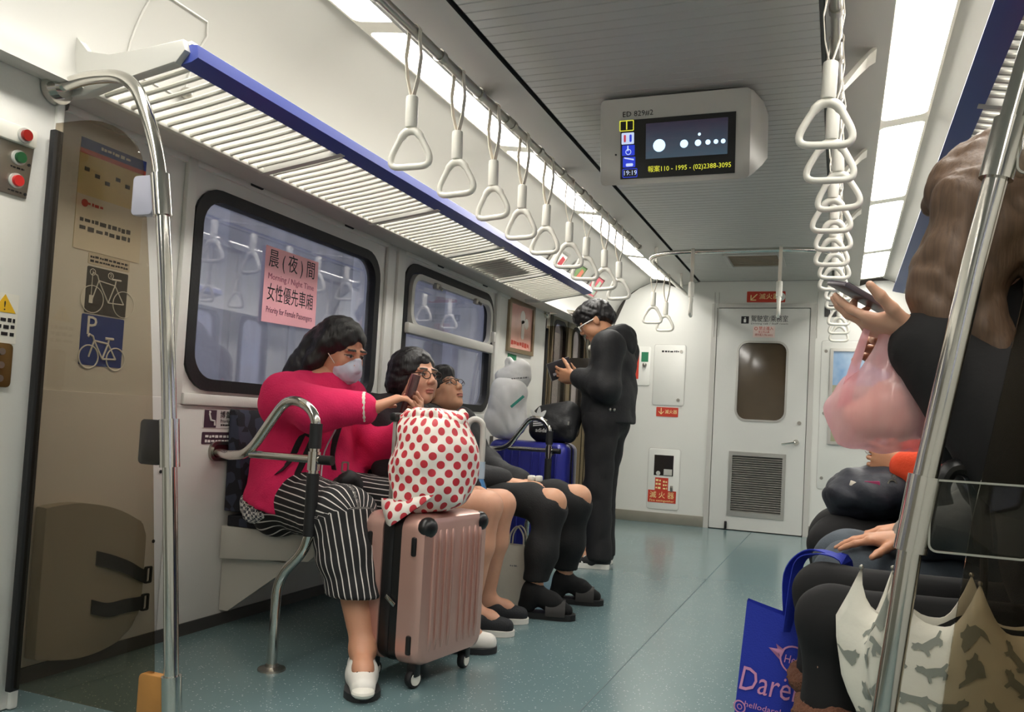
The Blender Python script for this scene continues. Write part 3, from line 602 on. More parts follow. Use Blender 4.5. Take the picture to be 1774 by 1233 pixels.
# ------------------------------------------------------------------ wheelchair back pad on the wall of the bicycle bay
padm = M('grey_vinyl_pad', (150, 144, 130), .55, bump=.05)
pd = thing('back_pad', 'rounded grey wall pad with two black straps in the bicycle bay', 'wall pad', (-HW, 2.0, .03))
pp = [tuple(p) for p in spline([(1.80, .515), (1.92, .52), (2.05, .495), (2.15, .45), (2.185, .42), (2.19, .30), (2.185, .16), (2.15, .085), (2.05, .05), (1.95, .045), (1.86, .06), (1.80, .075)], 4)]
part('cushion', G().prism(pp, (-HW+.007, 0, 0), (0, 1, 0), (0, 0, 1), (.05, 0, 0), .012), padm, pd, 40)
for z0, z1, y0 in ((.345, .262, 1.99), (.195, .172, 1.985)):
    pts = [(-HW+.06, y0, z0), (-HW+.066, y0+.06, z0-.02), (-HW+.066, y0+.13, (z0+z1)/2-.008), (-HW+.064, y0+.19, z1), (-HW+.05, y0+.222, z1+.002)]
    part('strap', G().ring_loft([[(p[0]-.003, p[1], p[2]-.022), (p[0]+.003, p[1], p[2]-.022), (p[0]+.003, p[1], p[2]+.022), (p[0]-.003, p[1], p[2]+.022)] for p in [tuple(q) for q in spline(pts, 4)]]), rubber, pd)
    part('buckle', G().ring(rrect(.03, .056, .005, 2, y0+.215, z1), rrect(.018, .044, .003, 2, y0+.215, z1), (-HW+.058, 0, 0), (0, 1, 0), (0, 0, 1), (.008, 0, 0)), blackp, pd)
# ------------------------------------------------------------------ stickers, notices, panels
LY, LZ = (0, 1, 0), (0, 0, 1)
def wallsign(name, label, cat, y0, y1, z0, z1, m, d=.0015, x=-HW+.006, r=.004):
    t = thing(name, label, cat, (x, (y0+y1)/2, z0))
    part('sheet', G().prism(rrect(y1-y0, z1-z0, r, 2, (y0+y1)/2, (z0+z1)/2), (x, 0, 0), LY, LZ, (d, 0, 0)), m, t)
    return t
def ink(t, body, size, y, z, m, x=-HW+.0078, width=None, bold=0, align='CENTER'): part('lettering', text_mesh(body, size, (x, y, z), LY, LZ, align, width=width, bold=bold), m, t, 0)
def bike(t, cy, cz, s, m, x, lw=.0022):
    """line drawing of a bicycle as thin tubes"""
    P = lambda a, b: (x, cy+a*s, cz+b*s)
    a, b = (-.062, -.022), (.062, -.022)
    g = G()
    for c in (a, b): g.tube([P(c[0]+.043*math.cos(q), c[1]+.043*math.sin(q)) for q in np.linspace(0, 2*PI, 25)], lw*.8, 6)
    bb, st, hd = (.0, -.025), (.022, .034), (-.042, .04)
    for p, q in ((a, hd), (hd, (-.048, .055)), (hd, st), (hd, bb), (bb, st), (bb, b), (st, b), (st, (.025, .05))): g.tube([P(*p), P(*q)], lw, 6)
    g.tube([P(.008, .053), P(.045, .054)], lw*1.5, 6); g.tube([P(-.048, .055), P(-.064, .062), P(-.07, .052)], lw*1.2, 6)
    part('bicycle_drawing', g, m, t)
X0 = -HW
# route map behind the smoked sheet
mp = wallsign('route_map', 'route map notice with blue and red header in the bicycle bay', 'notice', 1.865, 2.125, 1.30, 1.645, M('map_paper', (226, 206, 150), .5, var=.06, vs=20), x=X0)
part('header', G().box((X0+.0015, 1.865, 1.612), (X0+.0025, 2.125, 1.645)), blueink, mp); part('red_band', G().box((X0+.0015, 1.865, 1.597), (X0+.0025, 2.125, 1.612)), redm, mp)
part('pale_half', G().box((X0+.0015, 1.865, 1.30), (X0+.0025, 2.125, 1.47)), M('map_pale', (222, 214, 196), .5), mp)
marks(mp, (X0+.0025, 2.0, 1.629), LY, LZ, .12, .018, whiteink, 1, 1)
for q in range(6): part('map_dots', G().box((X0+.002, 1.885+.04*q, 1.545-.012*(q % 3)), (X0+.003, 1.903+.04*q, 1.557-.012*(q % 3))), darkink, mp)
marks(mp, (X0+.0025, 1.93, 1.445), LY, LZ, .07, .018, redm, 1, 2); marks(mp, (X0+.0025, 1.98, 1.38), LY, LZ, .2, .05, darkink, 2, 3); part('map_spot', G().prism(circ(.012, 14, 1.895, 1.445), (X0+.0025, 0, 0), LY, LZ, (.0008, 0, 0)), redm, mp)
# bicycle stickers
b1 = wallsign('bicycle_sticker', 'dark square sticker with a white bicycle drawing', 'sticker', 1.925, 2.085, 1.108, 1.255, darkink, x=X0)
bike(b1, 2.012, 1.175, 1.0, whiteink, X0+.002, .0018)
for y, n_ in ((1.945, '1'), (2.015, '2')):
    part('number_ring', G().ring(circ(.011, 16, y, 1.238), circ(.009, 16, y, 1.238), (X0+.0015, 0, 0), LY, LZ, (.001, 0, 0)), whiteink, b1); ink(b1, n_, .015, y, 1.238, whiteink, X0+.002)
part('lock_drawing', G().tube([(X0+.002, 1.945, 1.226), (X0+.002, 1.945, 1.15)], .0012, 6).box((X0+.0015, 1.938, 1.14), (X0+.0025, 1.952, 1.165)), whiteink, b1)
bt = wallsign('bicycle_caption', 'narrow printed caption above the bicycle stickers', 'sticker', 1.925, 2.088, 1.262, 1.298, M('caption_paper', (206, 196, 178), .5), x=X0)
marks(bt, (X0+.0015, 2.006, 1.279), LY, LZ, .15, .026, inkm, 2, 4)
b2 = wallsign('parking_sticker', 'blue sticker with a white letter P and bicycle', 'sticker', 1.918, 2.083, .945, 1.104, blueink, x=X0)
ink(b2, 'P', .085, 1.955, 1.067, whiteink, X0+.002); bike(b2, 2.005, .99, .85, whiteink, X0+.002, .003)
# priority seat stickers
s1 = wallsign('seat_sticker', 'small priority seat notice below the window corner', 'sticker', 2.475, 2.80, .755, .825, lowm)
part('pictogram', G().box((X0+.0075, 2.48, .757), (X0+.0082, 2.545, .823)), plumink, s1)
part('figure', G().tube([(X0+.0085, 2.505, .81), (X0+.0085, 2.515, .785), (X0+.0085, 2.535, .782), (X0+.0085, 2.537, .765)], .004, 6).sph((X0+.0085, 2.507, .815), .005, 8, 6), whiteink, s1)
ink(s1, '博愛座', .03, 2.61, .805, inkm, align='CENTER', width=.09); ink(s1, 'Priority seat', .017, 2.61, .782, inkm); marks(s1, (X0+.0078, 2.67, .767), LY, LZ, .2, .010, inkm, 1, 5)
s2 = wallsign('seat_banner', 'narrow plum banner sticker under the priority seat notice', 'sticker', 2.475, 2.80, .695, .74, plumink)
marks(s2, (X0+.0078, 2.60, .715), LY, LZ, .22, .036, whiteink, 2, 6)
part('figure', G().tube([(X0+.0085, 2.75, .735), (X0+.0085, 2.755, .715), (X0+.0085, 2.775, .713), (X0+.0085, 2.776, .7)], .003, 6), whiteink, s2)
# pink notice on the window
px_ = -HW+.004
pk = thing('pink_notice', 'pink notice for female passengers stuck on the large window', 'notice', (px_-.016, 2.98, 1.19))
part('sheet', G().prism([(2.79, 1.195), (3.165, 1.205), (3.16, 1.51), (2.79, 1.51)], (px_-.016, 0, 0), LY, LZ, (.001, 0, 0)), pinkpaper, pk)
xi = px_-.0148
ink(pk, '晨 ( 夜 ) 間', .082, 2.975, 1.458, inkm, xi, width=.32); ink(pk, 'Morning / Night Time', .036, 2.975, 1.387, M('rose_ink', (168, 84, 108), .5), xi, width=.32)
ink(pk, '女性優先車廂', .078, 2.975, 1.317, inkm, xi, width=.32); ink(pk, 'Priority for Female Passengers', .036, 2.975, 1.248, M('plum_ink', (110, 56, 80), .5), xi, width=.32)
# framed poster by the far door
po = thing('framed_poster', 'framed pink poster on the wall next to the far door', 'poster', (-HW, 5.69, 1.335))
part('frame', G().ring([(5.43, 1.335), (5.95, 1.345), (5.95, 1.725), (5.43, 1.715)], [(5.465, 1.365), (5.915, 1.375), (5.915, 1.695), (5.465, 1.685)], (-HW, 0, 0), LY, LZ, (.02, 0, 0)), M('bronze_frame', (150, 134, 110), .35, .6), po, 0)
sh = part('sheet', G().box((-HW, 5.44, 1.345), (-HW+.006, 5.94, 1.71)), M('poster_pink', (226, 172, 160), .25, var=.2, vs=9), po)
part('artwork', G().prism(circ(.05, 14, 5.72, 1.61), (-HW+.0065, 0, 0), LY, LZ, (.001, 0, 0)).prism(circ(.04, 14, 5.80, 1.57), (-HW+.0065, 0, 0), LY, LZ, (.001, 0, 0)).prism(rrect(.06, .14, .02, 3, 5.73, 1.52), (-HW+.0065, 0, 0), LY, LZ, (.001, 0, 0)), M('poster_white', (238, 226, 220), .3), sh)
marks(po, (X0+.0066, 5.69, 1.41), LY, LZ, .36, .06, redm, 1, 7)
one('exit_sticker', G().prism(rrect(.17, .11, .004, 2, 5.56, 1.27), (-HW, 0, 0), LY, LZ, (.0015, 0, 0)), greenink, 'small green exit sticker under the framed poster', 'sticker', (-HW, 5.56, 1.215))
one('grey_sticker', G().prism(rrect(.06, .075, .004, 2, 5.25, .70), (-HW+.006, 0, 0), LY, LZ, (.0015, 0, 0)), darkink, 'small dark sticker on the wall behind the white bags', 'sticker', (-HW+.006, 5.25, .66))
one('dark_sticker', G().prism(rrect(.07, .10, .004, 2, 5.02, .77), (-HW+.006, 0, 0), LY, LZ, (.0015, 0, 0)), plumink, 'small plum sticker under the vent window', 'sticker', (-HW+.006, 5.02, .72))
# door button panel on the pillar
bx = -1.505
bp = thing('button_panel', 'steel door control panel with red and green push buttons on the pillar', 'button panel', (bx, 1.63, 1.36))
part('plate', G().prism([(1.53, 1.40), (1.665, 1.40), (1.68, 1.58), (1.53, 1.58)], (bx, 0, 0), LY, LZ, (.006, 0, 0), .001), steel2, bp)
hs = part('housing', G().box((bx+.006, 1.56, 1.535), (bx+.022, 1.672, 1.582), .005), whitep, bp)
rb, gb = M('red_button', (150, 24, 20), .3), M('green_button', (26, 84, 48), .3); rb2 = M('bright_red_button', (206, 40, 40), .3)
for y, z, m_, d in ((1.632, 1.558, rb, .022), (1.632, 1.50, gb, .006), (1.630, 1.438, rb2, .006)):
    k = part('button_ring', G().cyl((bx+d, y, z), (bx+d+.006, y, z), .020, 20), greyp, bp)
    part('button', G().cyl((bx+d+.006, y, z), (bx+d+.015, y, z), .0145, 20), m_, k)
marks(bp, (bx+.0062, 1.632, 1.473), LY, LZ, .04, .009, inkm, 1, 8); marks(bp, (bx+.0062, 1.63, 1.411), LY, LZ, .04, .009, inkm, 1, 9)
for y, z in ((1.668, 1.57), (1.66, 1.41), (1.664, 1.49)): part('screw', G().cyl((bx+.006, y, z), (bx+.0085, y, z), .004, 8), darktrim, bp)
wn = thing('warning_sticker', 'yellow triangle warning sticker with small print on the pillar', 'sticker', (bx, 1.63, 1.0))
part('sheet', G().box((bx, 1.56, .985), (bx+.001, 1.672, 1.115)), whitep, wn)
part('triangle', G().prism([(1.60, 1.065), (1.665, 1.065), (1.632, 1.112)], (bx+.001, 0, 0), LY, LZ, (.001, 0, 0)), M('warning_yellow', (232, 184, 40), .4), wn)
part('lettering', text_mesh('!', .035, (bx+.002, 1.632, 1.081), LY, LZ), inkm, wn, 0); marks(wn, (bx+.001, 1.628, 1.028), LY, LZ, .075, .055, inkm, 3, 10)
hb = thing('lock_plate', 'small brass lock plate on the door pillar', 'lock', (bx, 1.63, .86)); part('plate', G().prism(rrect(.05, .115, .012, 3, 1.638, .92), (bx, 0, 0), LY, LZ, (.006, 0, 0), .001), M('brass', (150, 122, 80), .35, .9, var=.15), hb)
for z in (.955, .92, .885): part('keyhole', G().cyl((bx+.006, 1.63, z), (bx+.011, 1.63, z), .009, 12), steel2, hb)
bp.location += Vector((.13, -.097, -.039)); wn.location += Vector((.13, -.097, -.012)); hb.location += Vector((.13, -.097, -.005))
# ------------------------------------------------------------------ end wall fittings
EX, EY = (1, 0, 0), YE
def endsign(name, label, cat, x0, x1, z0, z1, m, d=.004, r=.006):
    t = thing(name, label, cat, ((x0+x1)/2, EY, z0)); part('sheet', G().prism(rrect(x1-x0, z1-z0, r, 3, (x0+x1)/2, (z0+z1)/2), (0, EY, 0), EX, LZ, (0, -d, 0), 0.), m, t); return t
def eink(t, body, size, x, z, m, d=.0042, width=None, bold=0): part('lettering', text_mesh(body, size, (x, EY-d, z), EX, LZ, width=width, bold=bold), m, t, 0)
fs = endsign('fire_arrow_sign', 'red fire extinguisher arrow sign above the cab door', 'sign', -.145, .18, 2.012, 2.108, redm)
eink(fs, '↙', .11, -.085, 2.06, yellowm); eink(fs, '滅火器', .055, .045, 2.06, yellowm, width=.17)
part('white_spot', G().prism(circ(.04, 18, .14, 2.06), (0, EY-.0045, 0), EX, LZ, (0, -.001, 0)), whiteink, fs)
js = endsign('seat_number_sign', 'dark square pictogram sign right of the cab door', 'sign', .505, .61, 1.885, 1.985, darkink); eink(js, 'J', .085, .555, 1.935, whiteink)
ap = thing('access_panel', 'tall white access panel between the man and the cab door', 'panel', (-.80, EY, 1.07))
part('door', G().prism(rrect(.285, .55, .02, 3, -.803, 1.345), (0, EY, 0), EX, LZ, (0, -.006, 0), .002), M('panel_enamel', (226, 226, 220), .3, var=.02), ap); part('edge', G().ring(rrect(.295, .56, .024, 3, -.803, 1.345), rrect(.285, .55, .02, 3, -.803, 1.345), (0, EY, 0), EX, LZ, (0, -.004, 0)), trimm, ap)
for x, z in ((-.70, 1.56), (-.71, 1.12)): part('lock', G().cyl((x, EY-.006, z), (x, EY-.012, z), .015, 12), steel2, ap)
marks(ap, (-.80, EY-.0062, 1.56), EX, LZ, .16, .03, inkm, 1, 11)
as_ = endsign('arrow_sign', 'small red sign with a down arrow below the access panel', 'sign', -.905, -.705, .965, 1.05, redm); eink(as_, '↓', .08, -.86, 1.008, yellowm); eink(as_, '滅火器', .04, -.77, 1.008, yellowm, width=.11)
fx = thing('extinguisher_cabinet', 'recessed fire extinguisher cabinet with red label on the end wall', 'cabinet', (-.81, EY, .13))
part('door', G().prism(rrect(.285, .545, .02, 3, -.81, .40), (0, EY, 0), EX, LZ, (0, -.006, 0), .002), M('panel_enamel', (226, 226, 220), .3, var=.02), fx); part('edge', G().ring(rrect(.295, .555, .024, 3, -.81, .40), rrect(.285, .545, .02, 3, -.81, .40), (0, EY, 0), EX, LZ, (0, -.004, 0)), trimm, fx)
wnd = part('window', G().box((-.90, EY-.0085, .43), (-.725, EY-.006, .615)), M('cabinet_window', (46, 42, 40), .1), fx); part('gauge', G().box((-.81, EY-.0095, .435), (-.735, EY-.0085, .49), .0).cyl((-.86, EY-.0085, .45), (-.86, EY-.0095, .45), .02, 12), greyp, wnd)
rl = part('red_label', G().prism([(-.945, .185), (-.69, .185), (-.69, .295), (-.765, .295), (-.765, .41), (-.885, .41), (-.885, .295), (-.945, .295)], (0, EY-.006, 0), EX, LZ, (0, -.002, 0)), redm, fx)
eink(rl, '滅 火 器', .065, -.818, .25, yellowm, .0082, width=.22); eink(rl, 'Fire extinguisher', .028, -.818, .203, yellowm, .0082, width=.22); marks(rl, (-.855, EY-.0082, .352), EX, LZ, .05, .10, yellowm, 3, 12); marks(rl, (-.793, EY-.0082, .345), EX, LZ, .04, .09, yellowm, 3, 13)
part('latch', G().box((-.745, EY-.012, .29), (-.72, EY-.006, .345), .003), steel2, fx)
eb = thing('emergency_box', 'emergency box with a red stripe and green label on the end wall beside the man', 'box', (-1.07, EY, 1.26))
part('cover', G().prism(rrect(.235, .36, .02, 3, -1.095, 1.42), (0, EY, 0), EX, LZ, (0, -.008, 0), .002), M('panel_enamel', (226, 226, 220), .3, var=.02), eb)
part('red_window', G().box((-1.16, EY-.012, 1.30), (-1.085, EY-.008, 1.54)), redm, eb); part('dark_window', G().box((-1.205, EY-.012, 1.30), (-1.16, EY-.008, 1.54)), darkink, eb); part('green_label', G().box((-1.065, EY-.0095, 1.46), (-1.0, EY-.008, 1.55)), greenink, eb); part('knob', G().sph((-1.03, EY-.02, 1.43), .02, 12, 8), steel2, eb)
rp = thing('wall_panel', 'screwed white panel with a framed advert right of the cab door', 'panel', (.98, EY, .42))
part('panel', G().prism(rrect(1.0, 1.26, .02, 3, .995, 1.05), (0, EY, 0), EX, LZ, (0, -.006, 0), .002), M('panel_enamel', (226, 226, 220), .3, var=.02), rp); part('edge', G().ring(rrect(1.01, 1.27, .024, 3, .995, 1.05), rrect(1.0, 1.26, .02, 3, .995, 1.05), (0, EY, 0), EX, LZ, (0, -.004, 0)), trimm, rp)
for z in (1.59, 1.06, .51): part('screw', G().cyl((.53, EY-.006, z), (.53, EY-.01, z), .014, 10), steel2, rp)
ad = thing('framed_advert', 'framed advert with blue sky on the end wall panel', 'poster', (.9, EY-.006, .80))
part('frame', G().ring([(.565, .80), (1.25, .80), (1.25, 1.615), (.565, 1.615)], [(.59, .825), (1.225, .825), (1.225, 1.59), (.59, 1.59)], (0, EY-.006, 0), EX, LZ, (0, -.02, 0)), alu, ad, 0)
def adv_build(nt, b):
    tc = nd(nt, 'ShaderNodeTexCoord'); sx = nd(nt, 'ShaderNodeSeparateXYZ'); nt.links.new(tc.outputs['Generated'], sx.inputs[0]); no = nd(nt, 'ShaderNodeTexNoise'); no.inputs['Scale'].default_value = 6; nt.links.new(tc.outputs['Generated'], no.inputs['Vector'])
    sky = mixc(nt, no.outputs[0], srgb(70, 130, 190), srgb(196, 216, 230)); gr = mixc(nt, no.outputs[0], srgb(120, 130, 90), srgb(196, 190, 170))
    nt.links.new(mixc(nt, mathn(nt, 'GREATER_THAN', sx.outputs[2], .62), gr, sky), b.inputs['Base Color'])
part('print', G().box((.58, EY-.012, .815), (1.235, EY-.006, 1.60)), node_mat('advert_print', adv_build, .25), ad)
# small adverts in the far cove
for k, (y, c1, c2, lab) in enumerate(((5.62, (236, 232, 226), (190, 60, 70), 'small black and white advert with pink lines in the left cove'), (6.10, (116, 150, 92), (216, 120, 96), 'small green and coral advert in the left cove'), (6.62, (214, 90, 106), (170, 190, 170), 'small pink advert in the left cove nearest the end wall'))):
    t = thing('cove_advert', lab, 'advert', (-1.27, y, 1.95), 'adverts in the left cove'); o_ = Vector((-1.268, y, 2.0)); u_ = Vector((0, 1, 0)); v_ = Vector((.55, 0, .83)).normalized(); w_ = u_.cross(v_)
    part('frame', G().ring(rrect(.30, .20, .008, 2), rrect(.27, .17, .006, 2), o_, u_, v_, w_*.012), alu, t)
    pr = part('print', G().prism(rrect(.28, .18, .006, 2), o_, u_, v_, w_*.004), M('advert_colour', c1, .4, var=.12, vs=20), t)
    part('print_block', G().prism([(.02, -.07), (.12, -.07), (.12, .05), (.05, .06)], o_+w_*.0042, u_, v_, w_*.001), M('advert_block', c2, .4, var=.1), pr)
# ------------------------------------------------------------------ benches
def fab_build(nt, b):
    tc = nd(nt, 'ShaderNodeTexCoord'); vo = nd(nt, 'ShaderNodeTexVoronoi'); vo.inputs['Scale'].default_value = 26; nt.links.new(tc.outputs['Object'], vo.inputs['Vector'])
    wn = nd(nt, 'ShaderNodeTexWhiteNoise'); nt.links.new(vo.outputs['Position'], wn.inputs['Vector'])
    nt.links.new(mixc(nt, mathn(nt, 'GREATER_THAN', wn.outputs['Value'], .6), srgb(24, 25, 34), srgb(52, 56, 74)), b.inputs['Base Color'])
seatm = node_mat('patterned_moquette', fab_build, .85)
benchp = M('bench_shell', (188, 186, 180), .4, var=.04)
def bench(label, s, y0, y1, n):
    t = thing('bench_seat', label, 'bench', (s*1.28, (y0+y1)/2, 0)); L = (y1-y0)/n
    part('shell', G().prism([(1.52, .26), (1.12, .29), (1.04, .36), (1.04, .385), (1.52, .385)], (0, y0, 0), (s, 0, 0), (0, 0, 1), (0, y1-y0, 0), .004), benchp, t)
    for k in range(n):
        a, b_ = y0+L*k+.004, y0+L*(k+1)-.004
        part('seat_cushion', G().prism([(1.50, .385), (1.045, .385), (1.02, .405), (1.022, .435), (1.06, .448), (1.30, .432), (1.50, .425)], (0, a, 0), (s, 0, 0), (0, 0, 1), (0, b_-a, 0), .008), seatm, t)
        part('backrest', G().prism([(1.52, .44), (1.43, .44), (1.455, .62), (1.48, .80), (1.50, .83), (1.525, .83)], (0, a, 0), (s, 0, 0), (0, 0, 1), (0, b_-a, 0), .01), seatm, t)
    for k in range(0, n+1, 2): part('support', G().prism([(1.53, .06), (1.49, .06), (1.20, .27), (1.53, .27)], (0, y0+L*k-.012 if k else y0+.03, 0), (s, 0, 0), (0, 0, 1), (0, .024, 0)), benchp, t)
    return t
bench('patterned dark bench along the left wall where three passengers sit', -1, 2.60, 4.60, 4)
bench('patterned dark bench along the right wall', 1, 1.46, 5.12, 8)
# ------------------------------------------------------------------ steel armrests at the bench ends
def armrest(label, Y, wy, post_black=True):
    t = thing('armrest', label, 'armrest', (-1.02, Y, 0))
    part('foot', G().lathe([(.045, 0), (.044, .006), (.022, .012), (.02, .02)], (-1.015, Y, 0), 20), steel2, t)
    post = fillet([(-1.015, Y, 0), (-1.015, Y, .30), (-.905, Y, .40), (-.905, Y, .84), (-1.02, Y, .885), (-1.165, Y, .685), (-1.28, Y+.05, .672), (-HW+.01, wy, .665)], .07, 7)
    part('post', G().tube(post, .0165, 14), steel, t)
    part('cross_bar', G().tube([(-1.16, Y+.006, .685), (-.905, Y, .685), (-.86, Y, .685)], .013, 12), steel, t)
    part('grip', G().cyl((-.905, Y, .44), (-.905, Y, .64), .0205, 16), rubber, t); part('grip', G().cyl((-.905, Y, .72), (-.905, Y, .80), .0205, 16), rubber, t)
    part('sleeve', G().cyl((-.905, Y, .65), (-.905, Y, .71), .021, 16), steel, t); part('bar_end', G().cyl((-.88, Y, .685), (-.835, Y, .685), .0155, 14), blackp, t)
    part('wall_cup', G().ring(rrect(.17, .075, .035, 6, wy+.04, .668), rrect(.14, .05, .024, 6, wy+.04, .668), (-HW+.004, 0, 0), (0, 1, 0), (0, 0, 1), (.014, 0, 0)), steel2, t)
    part('cup_base', G().prism(rrect(.15, .06, .028, 6, wy+.04, .668), (-HW+.005, 0, 0), (0, 1, 0), (0, 0, 1), (.004, 0, 0)), M('dark_red_plastic', (96, 40, 48), .35), t)
    return t
armrest('bent steel armrest with black grip in front of the woman in pink', 2.285, 2.56)
armrest('far bent steel armrest with black grip before the blue suitcase', 4.62, 4.90)
# ------------------------------------------------------------------ smooth-union body modeller (distance field + surface nets)
A = lambda *p: np.array(p if len(p) > 1 else p[0], dtype=float)
def nrm(v): v = A(v); return v/np.linalg.norm(v)
def np_mesh(name, v, q, cols=None, attrs=None, smooth=True):
    me = bpy.data.meshes.new(name); v = np.asarray(v, np.float32); q = np.asarray(q, np.int32)
    me.vertices.add(len(v)); me.vertices.foreach_set('co', v.ravel())
    me.loops.add(q.size); me.loops.foreach_set('vertex_index', q.ravel())
    me.polygons.add(len(q)); me.polygons.foreach_set('loop_start', np.arange(0, q.size, q.shape[1], dtype=np.int32))
    if smooth: me.polygons.foreach_set('use_smooth', np.ones(len(q), bool))
    me.update(calc_edges=True)
    if cols is not None:
        a = me.attributes.new('Col', 'FLOAT_COLOR', 'POINT'); c = np.ones((len(v), 4), np.float32); c[:, :3] = cols; a.data.foreach_set('color', c.ravel())
    for k, d in (attrs or {}).items():
        a = me.attributes.new(k, 'FLOAT_VECTOR', 'POINT'); a.data.foreach_set('vector', np.asarray(d, np.float32).ravel())
    me.validate(); return me
class SDF:
    def __init__(s, vox=.01, k=.03): s.vox, s.k, s.p, s.cuts = vox, k, [], []
    def cut(s, p, n): s.cuts.append((A(p), nrm(n))); return s   # keep what lies behind the plane
    def cap(s, a, b, ra, rb=None, k=None, flat=None, sub=False):
        s.p.append(('c', A(a), A(b), ra, ra if rb is None else rb, s.k if k is None else k, flat, sub)); return s
    def chain(s, pts, rr, k=None, flat=None):
        rr = rr if isinstance(rr, (list, tuple)) else [rr]*len(pts)
        for i in range(len(pts)-1): s.cap(pts[i], pts[i+1], rr[i], rr[i+1], k, flat)
        return s
    def ell(s, c, r, R=None, k=None, sub=False):
        s.p.append(('e', A(c), A(r), R, None, s.k if k is None else k, None, sub)); return s
    def field(s, disp=None):
        los, his = [], []
        for p in s.p:
            if p[7]: continue
            if p[0] == 'c': r = max(p[3], p[4]); los.append(np.minimum(p[1], p[2])-r); his.append(np.maximum(p[1], p[2])+r)
            else: r = max(p[2]); los.append(p[1]-r); his.append(p[1]+r)
        lo = np.min(los, 0)-3*s.vox-.01; hi = np.max(his, 0)+3*s.vox+.01
        n = np.ceil((hi-lo)/s.vox).astype(int)+1; f = np.full(n, .25, np.float32)
        ax = [lo[i]+s.vox*np.arange(n[i]) for i in range(3)]
        for p in s.p:
            typ, a, b, ra, rb, k, flat, sub = p
            m = k+2.5*s.vox
            if typ == 'c': r = max(ra, rb); l = np.minimum(a, b)-r-m; h = np.maximum(a, b)+r+m
            else: r = max(b); l = a-r-m; h = a+r+m
            i0 = np.clip(np.floor((l-lo)/s.vox).astype(int), 0, n-1); i1 = np.clip(np.ceil((h-lo)/s.vox).astype(int)+1, 1, n)
            if (i1 <= i0).any(): continue
            X, Y, Z = np.meshgrid(ax[0][i0[0]:i1[0]], ax[1][i0[1]:i1[1]], ax[2][i0[2]:i1[2]], indexing='ij')
            if typ == 'c':
                P = np.stack([X-a[0], Y-a[1], Z-a[2]], -1); ab = b-a
                if flat is not None:
                    u, sc = nrm(flat[0]), flat[1]; P = P+np.multiply.outer(P@u, u)*(1/sc-1); ab = ab+u*(ab@u)*(1/sc-1)
                t = np.clip((P@ab)/max(ab@ab, 1e-9), 0, 1); d = np.linalg.norm(P-t[..., None]*ab, axis=-1)-(ra+(rb-ra)*t)
                if flat is not None: d = d*min(1, flat[1]*1.2)
            else:
                P = np.stack([X-a[0], Y-a[1], Z-a[2]], -1)
                if R_ok(ra): P = P@ra
                k0 = np.linalg.norm(P/b, axis=-1); k1 = np.linalg.norm(P/(b*b), axis=-1)+1e-9; d = k0*(k0-1)/k1
            sl = tuple(slice(i0[i], i1[i]) for i in range(3)); F = f[sl]
            if sub: h_ = np.maximum(k-np.abs(F+d), 0); f[sl] = np.maximum(F, -d)+h_*h_/(4*k)
            else: h_ = np.maximum(k-np.abs(F-d), 0); f[sl] = np.minimum(F, d)-h_*h_/(4*k)
        if disp is not None:
            near = np.abs(f) < .06
            X, Y, Z = np.meshgrid(*ax, indexing='ij'); f[near] += disp(np.stack([X[near], Y[near], Z[near]], -1))
        for p, nn in s.cuts:
            d = (ax[0]-p[0])[:, None, None]*nn[0]+(ax[1]-p[1])[None, :, None]*nn[1]+(ax[2]-p[2])[None, None, :]*nn[2]; f = np.maximum(f, d.astype(np.float32))
        return f, lo
    def net(s, disp=None):
        f, lo = s.field(disp); return surfnet(f, lo, s.vox)
def R_ok(r): return r is not None
def surfnet(f, lo, vox):
    s = f < 0; c = np.zeros(np.array(f.shape)-1, np.int8); n = c.shape
    offs = [(i, j, k) for i in (0, 1) for j in (0, 1) for k in (0, 1)]
    for o in offs: c += s[o[0]:o[0]+n[0], o[1]:o[1]+n[1], o[2]:o[2]+n[2]]
    act = (c > 0) & (c < 8); idx = np.full(n, -1, np.int64); cells = np.argwhere(act); idx[act] = np.arange(len(cells))
    acc = np.zeros((len(cells), 3)); cnt = np.zeros(len(cells))
    for a in offs:
        for d in range(3):
            if a[d]: continue
            b = list(a); b[d] = 1
            fa = f[cells[:, 0]+a[0], cells[:, 1]+a[1], cells[:, 2]+a[2]]; fb = f[cells[:, 0]+b[0], cells[:, 1]+b[1], cells[:, 2]+b[2]]
            m = (fa < 0) != (fb < 0); t = fa[m]/(fa[m]-fb[m]); pt = np.tile(A(a), (m.sum(), 1)); pt[:, d] += t; acc[m] += pt; cnt[m] += 1
    v = lo+(cells+acc/cnt[:, None])*vox; Q = []
    for d in range(3):
        e1, e2 = (d+1) % 3, (d+2) % 3
        sa = [slice(0, None)]*3; sb = [slice(0, None)]*3; sa[d] = slice(0, -1); sb[d] = slice(1, None)
        ch = s[tuple(sa)] != s[tuple(sb)]; pos = np.argwhere(ch)
        ok = (pos[:, e1] > 0) & (pos[:, e2] > 0) & (pos[:, e1] < f.shape[e1]-1) & (pos[:, e2] < f.shape[e2]-1); pos = pos[ok]
        if not len(pos): continue
        g = lambda o1, o2: idx[tuple((pos+np.array([-o1 if q == e1 else -o2 if q == e2 else 0 for q in range(3)])).T)]
        q = np.stack([g(1, 1), g(0, 1), g(0, 0), g(1, 0)], 1); flip = ~s[tuple(pos.T)]; q[flip] = q[flip][:, ::-1]; Q.append(q)
    return v, np.concatenate(Q)
def join(nets):
    V, Q, o = [], [], 0
    for v, q in nets: V.append(v); Q.append(q+o); o += len(v)
    return np.concatenate(V), np.concatenate(Q)
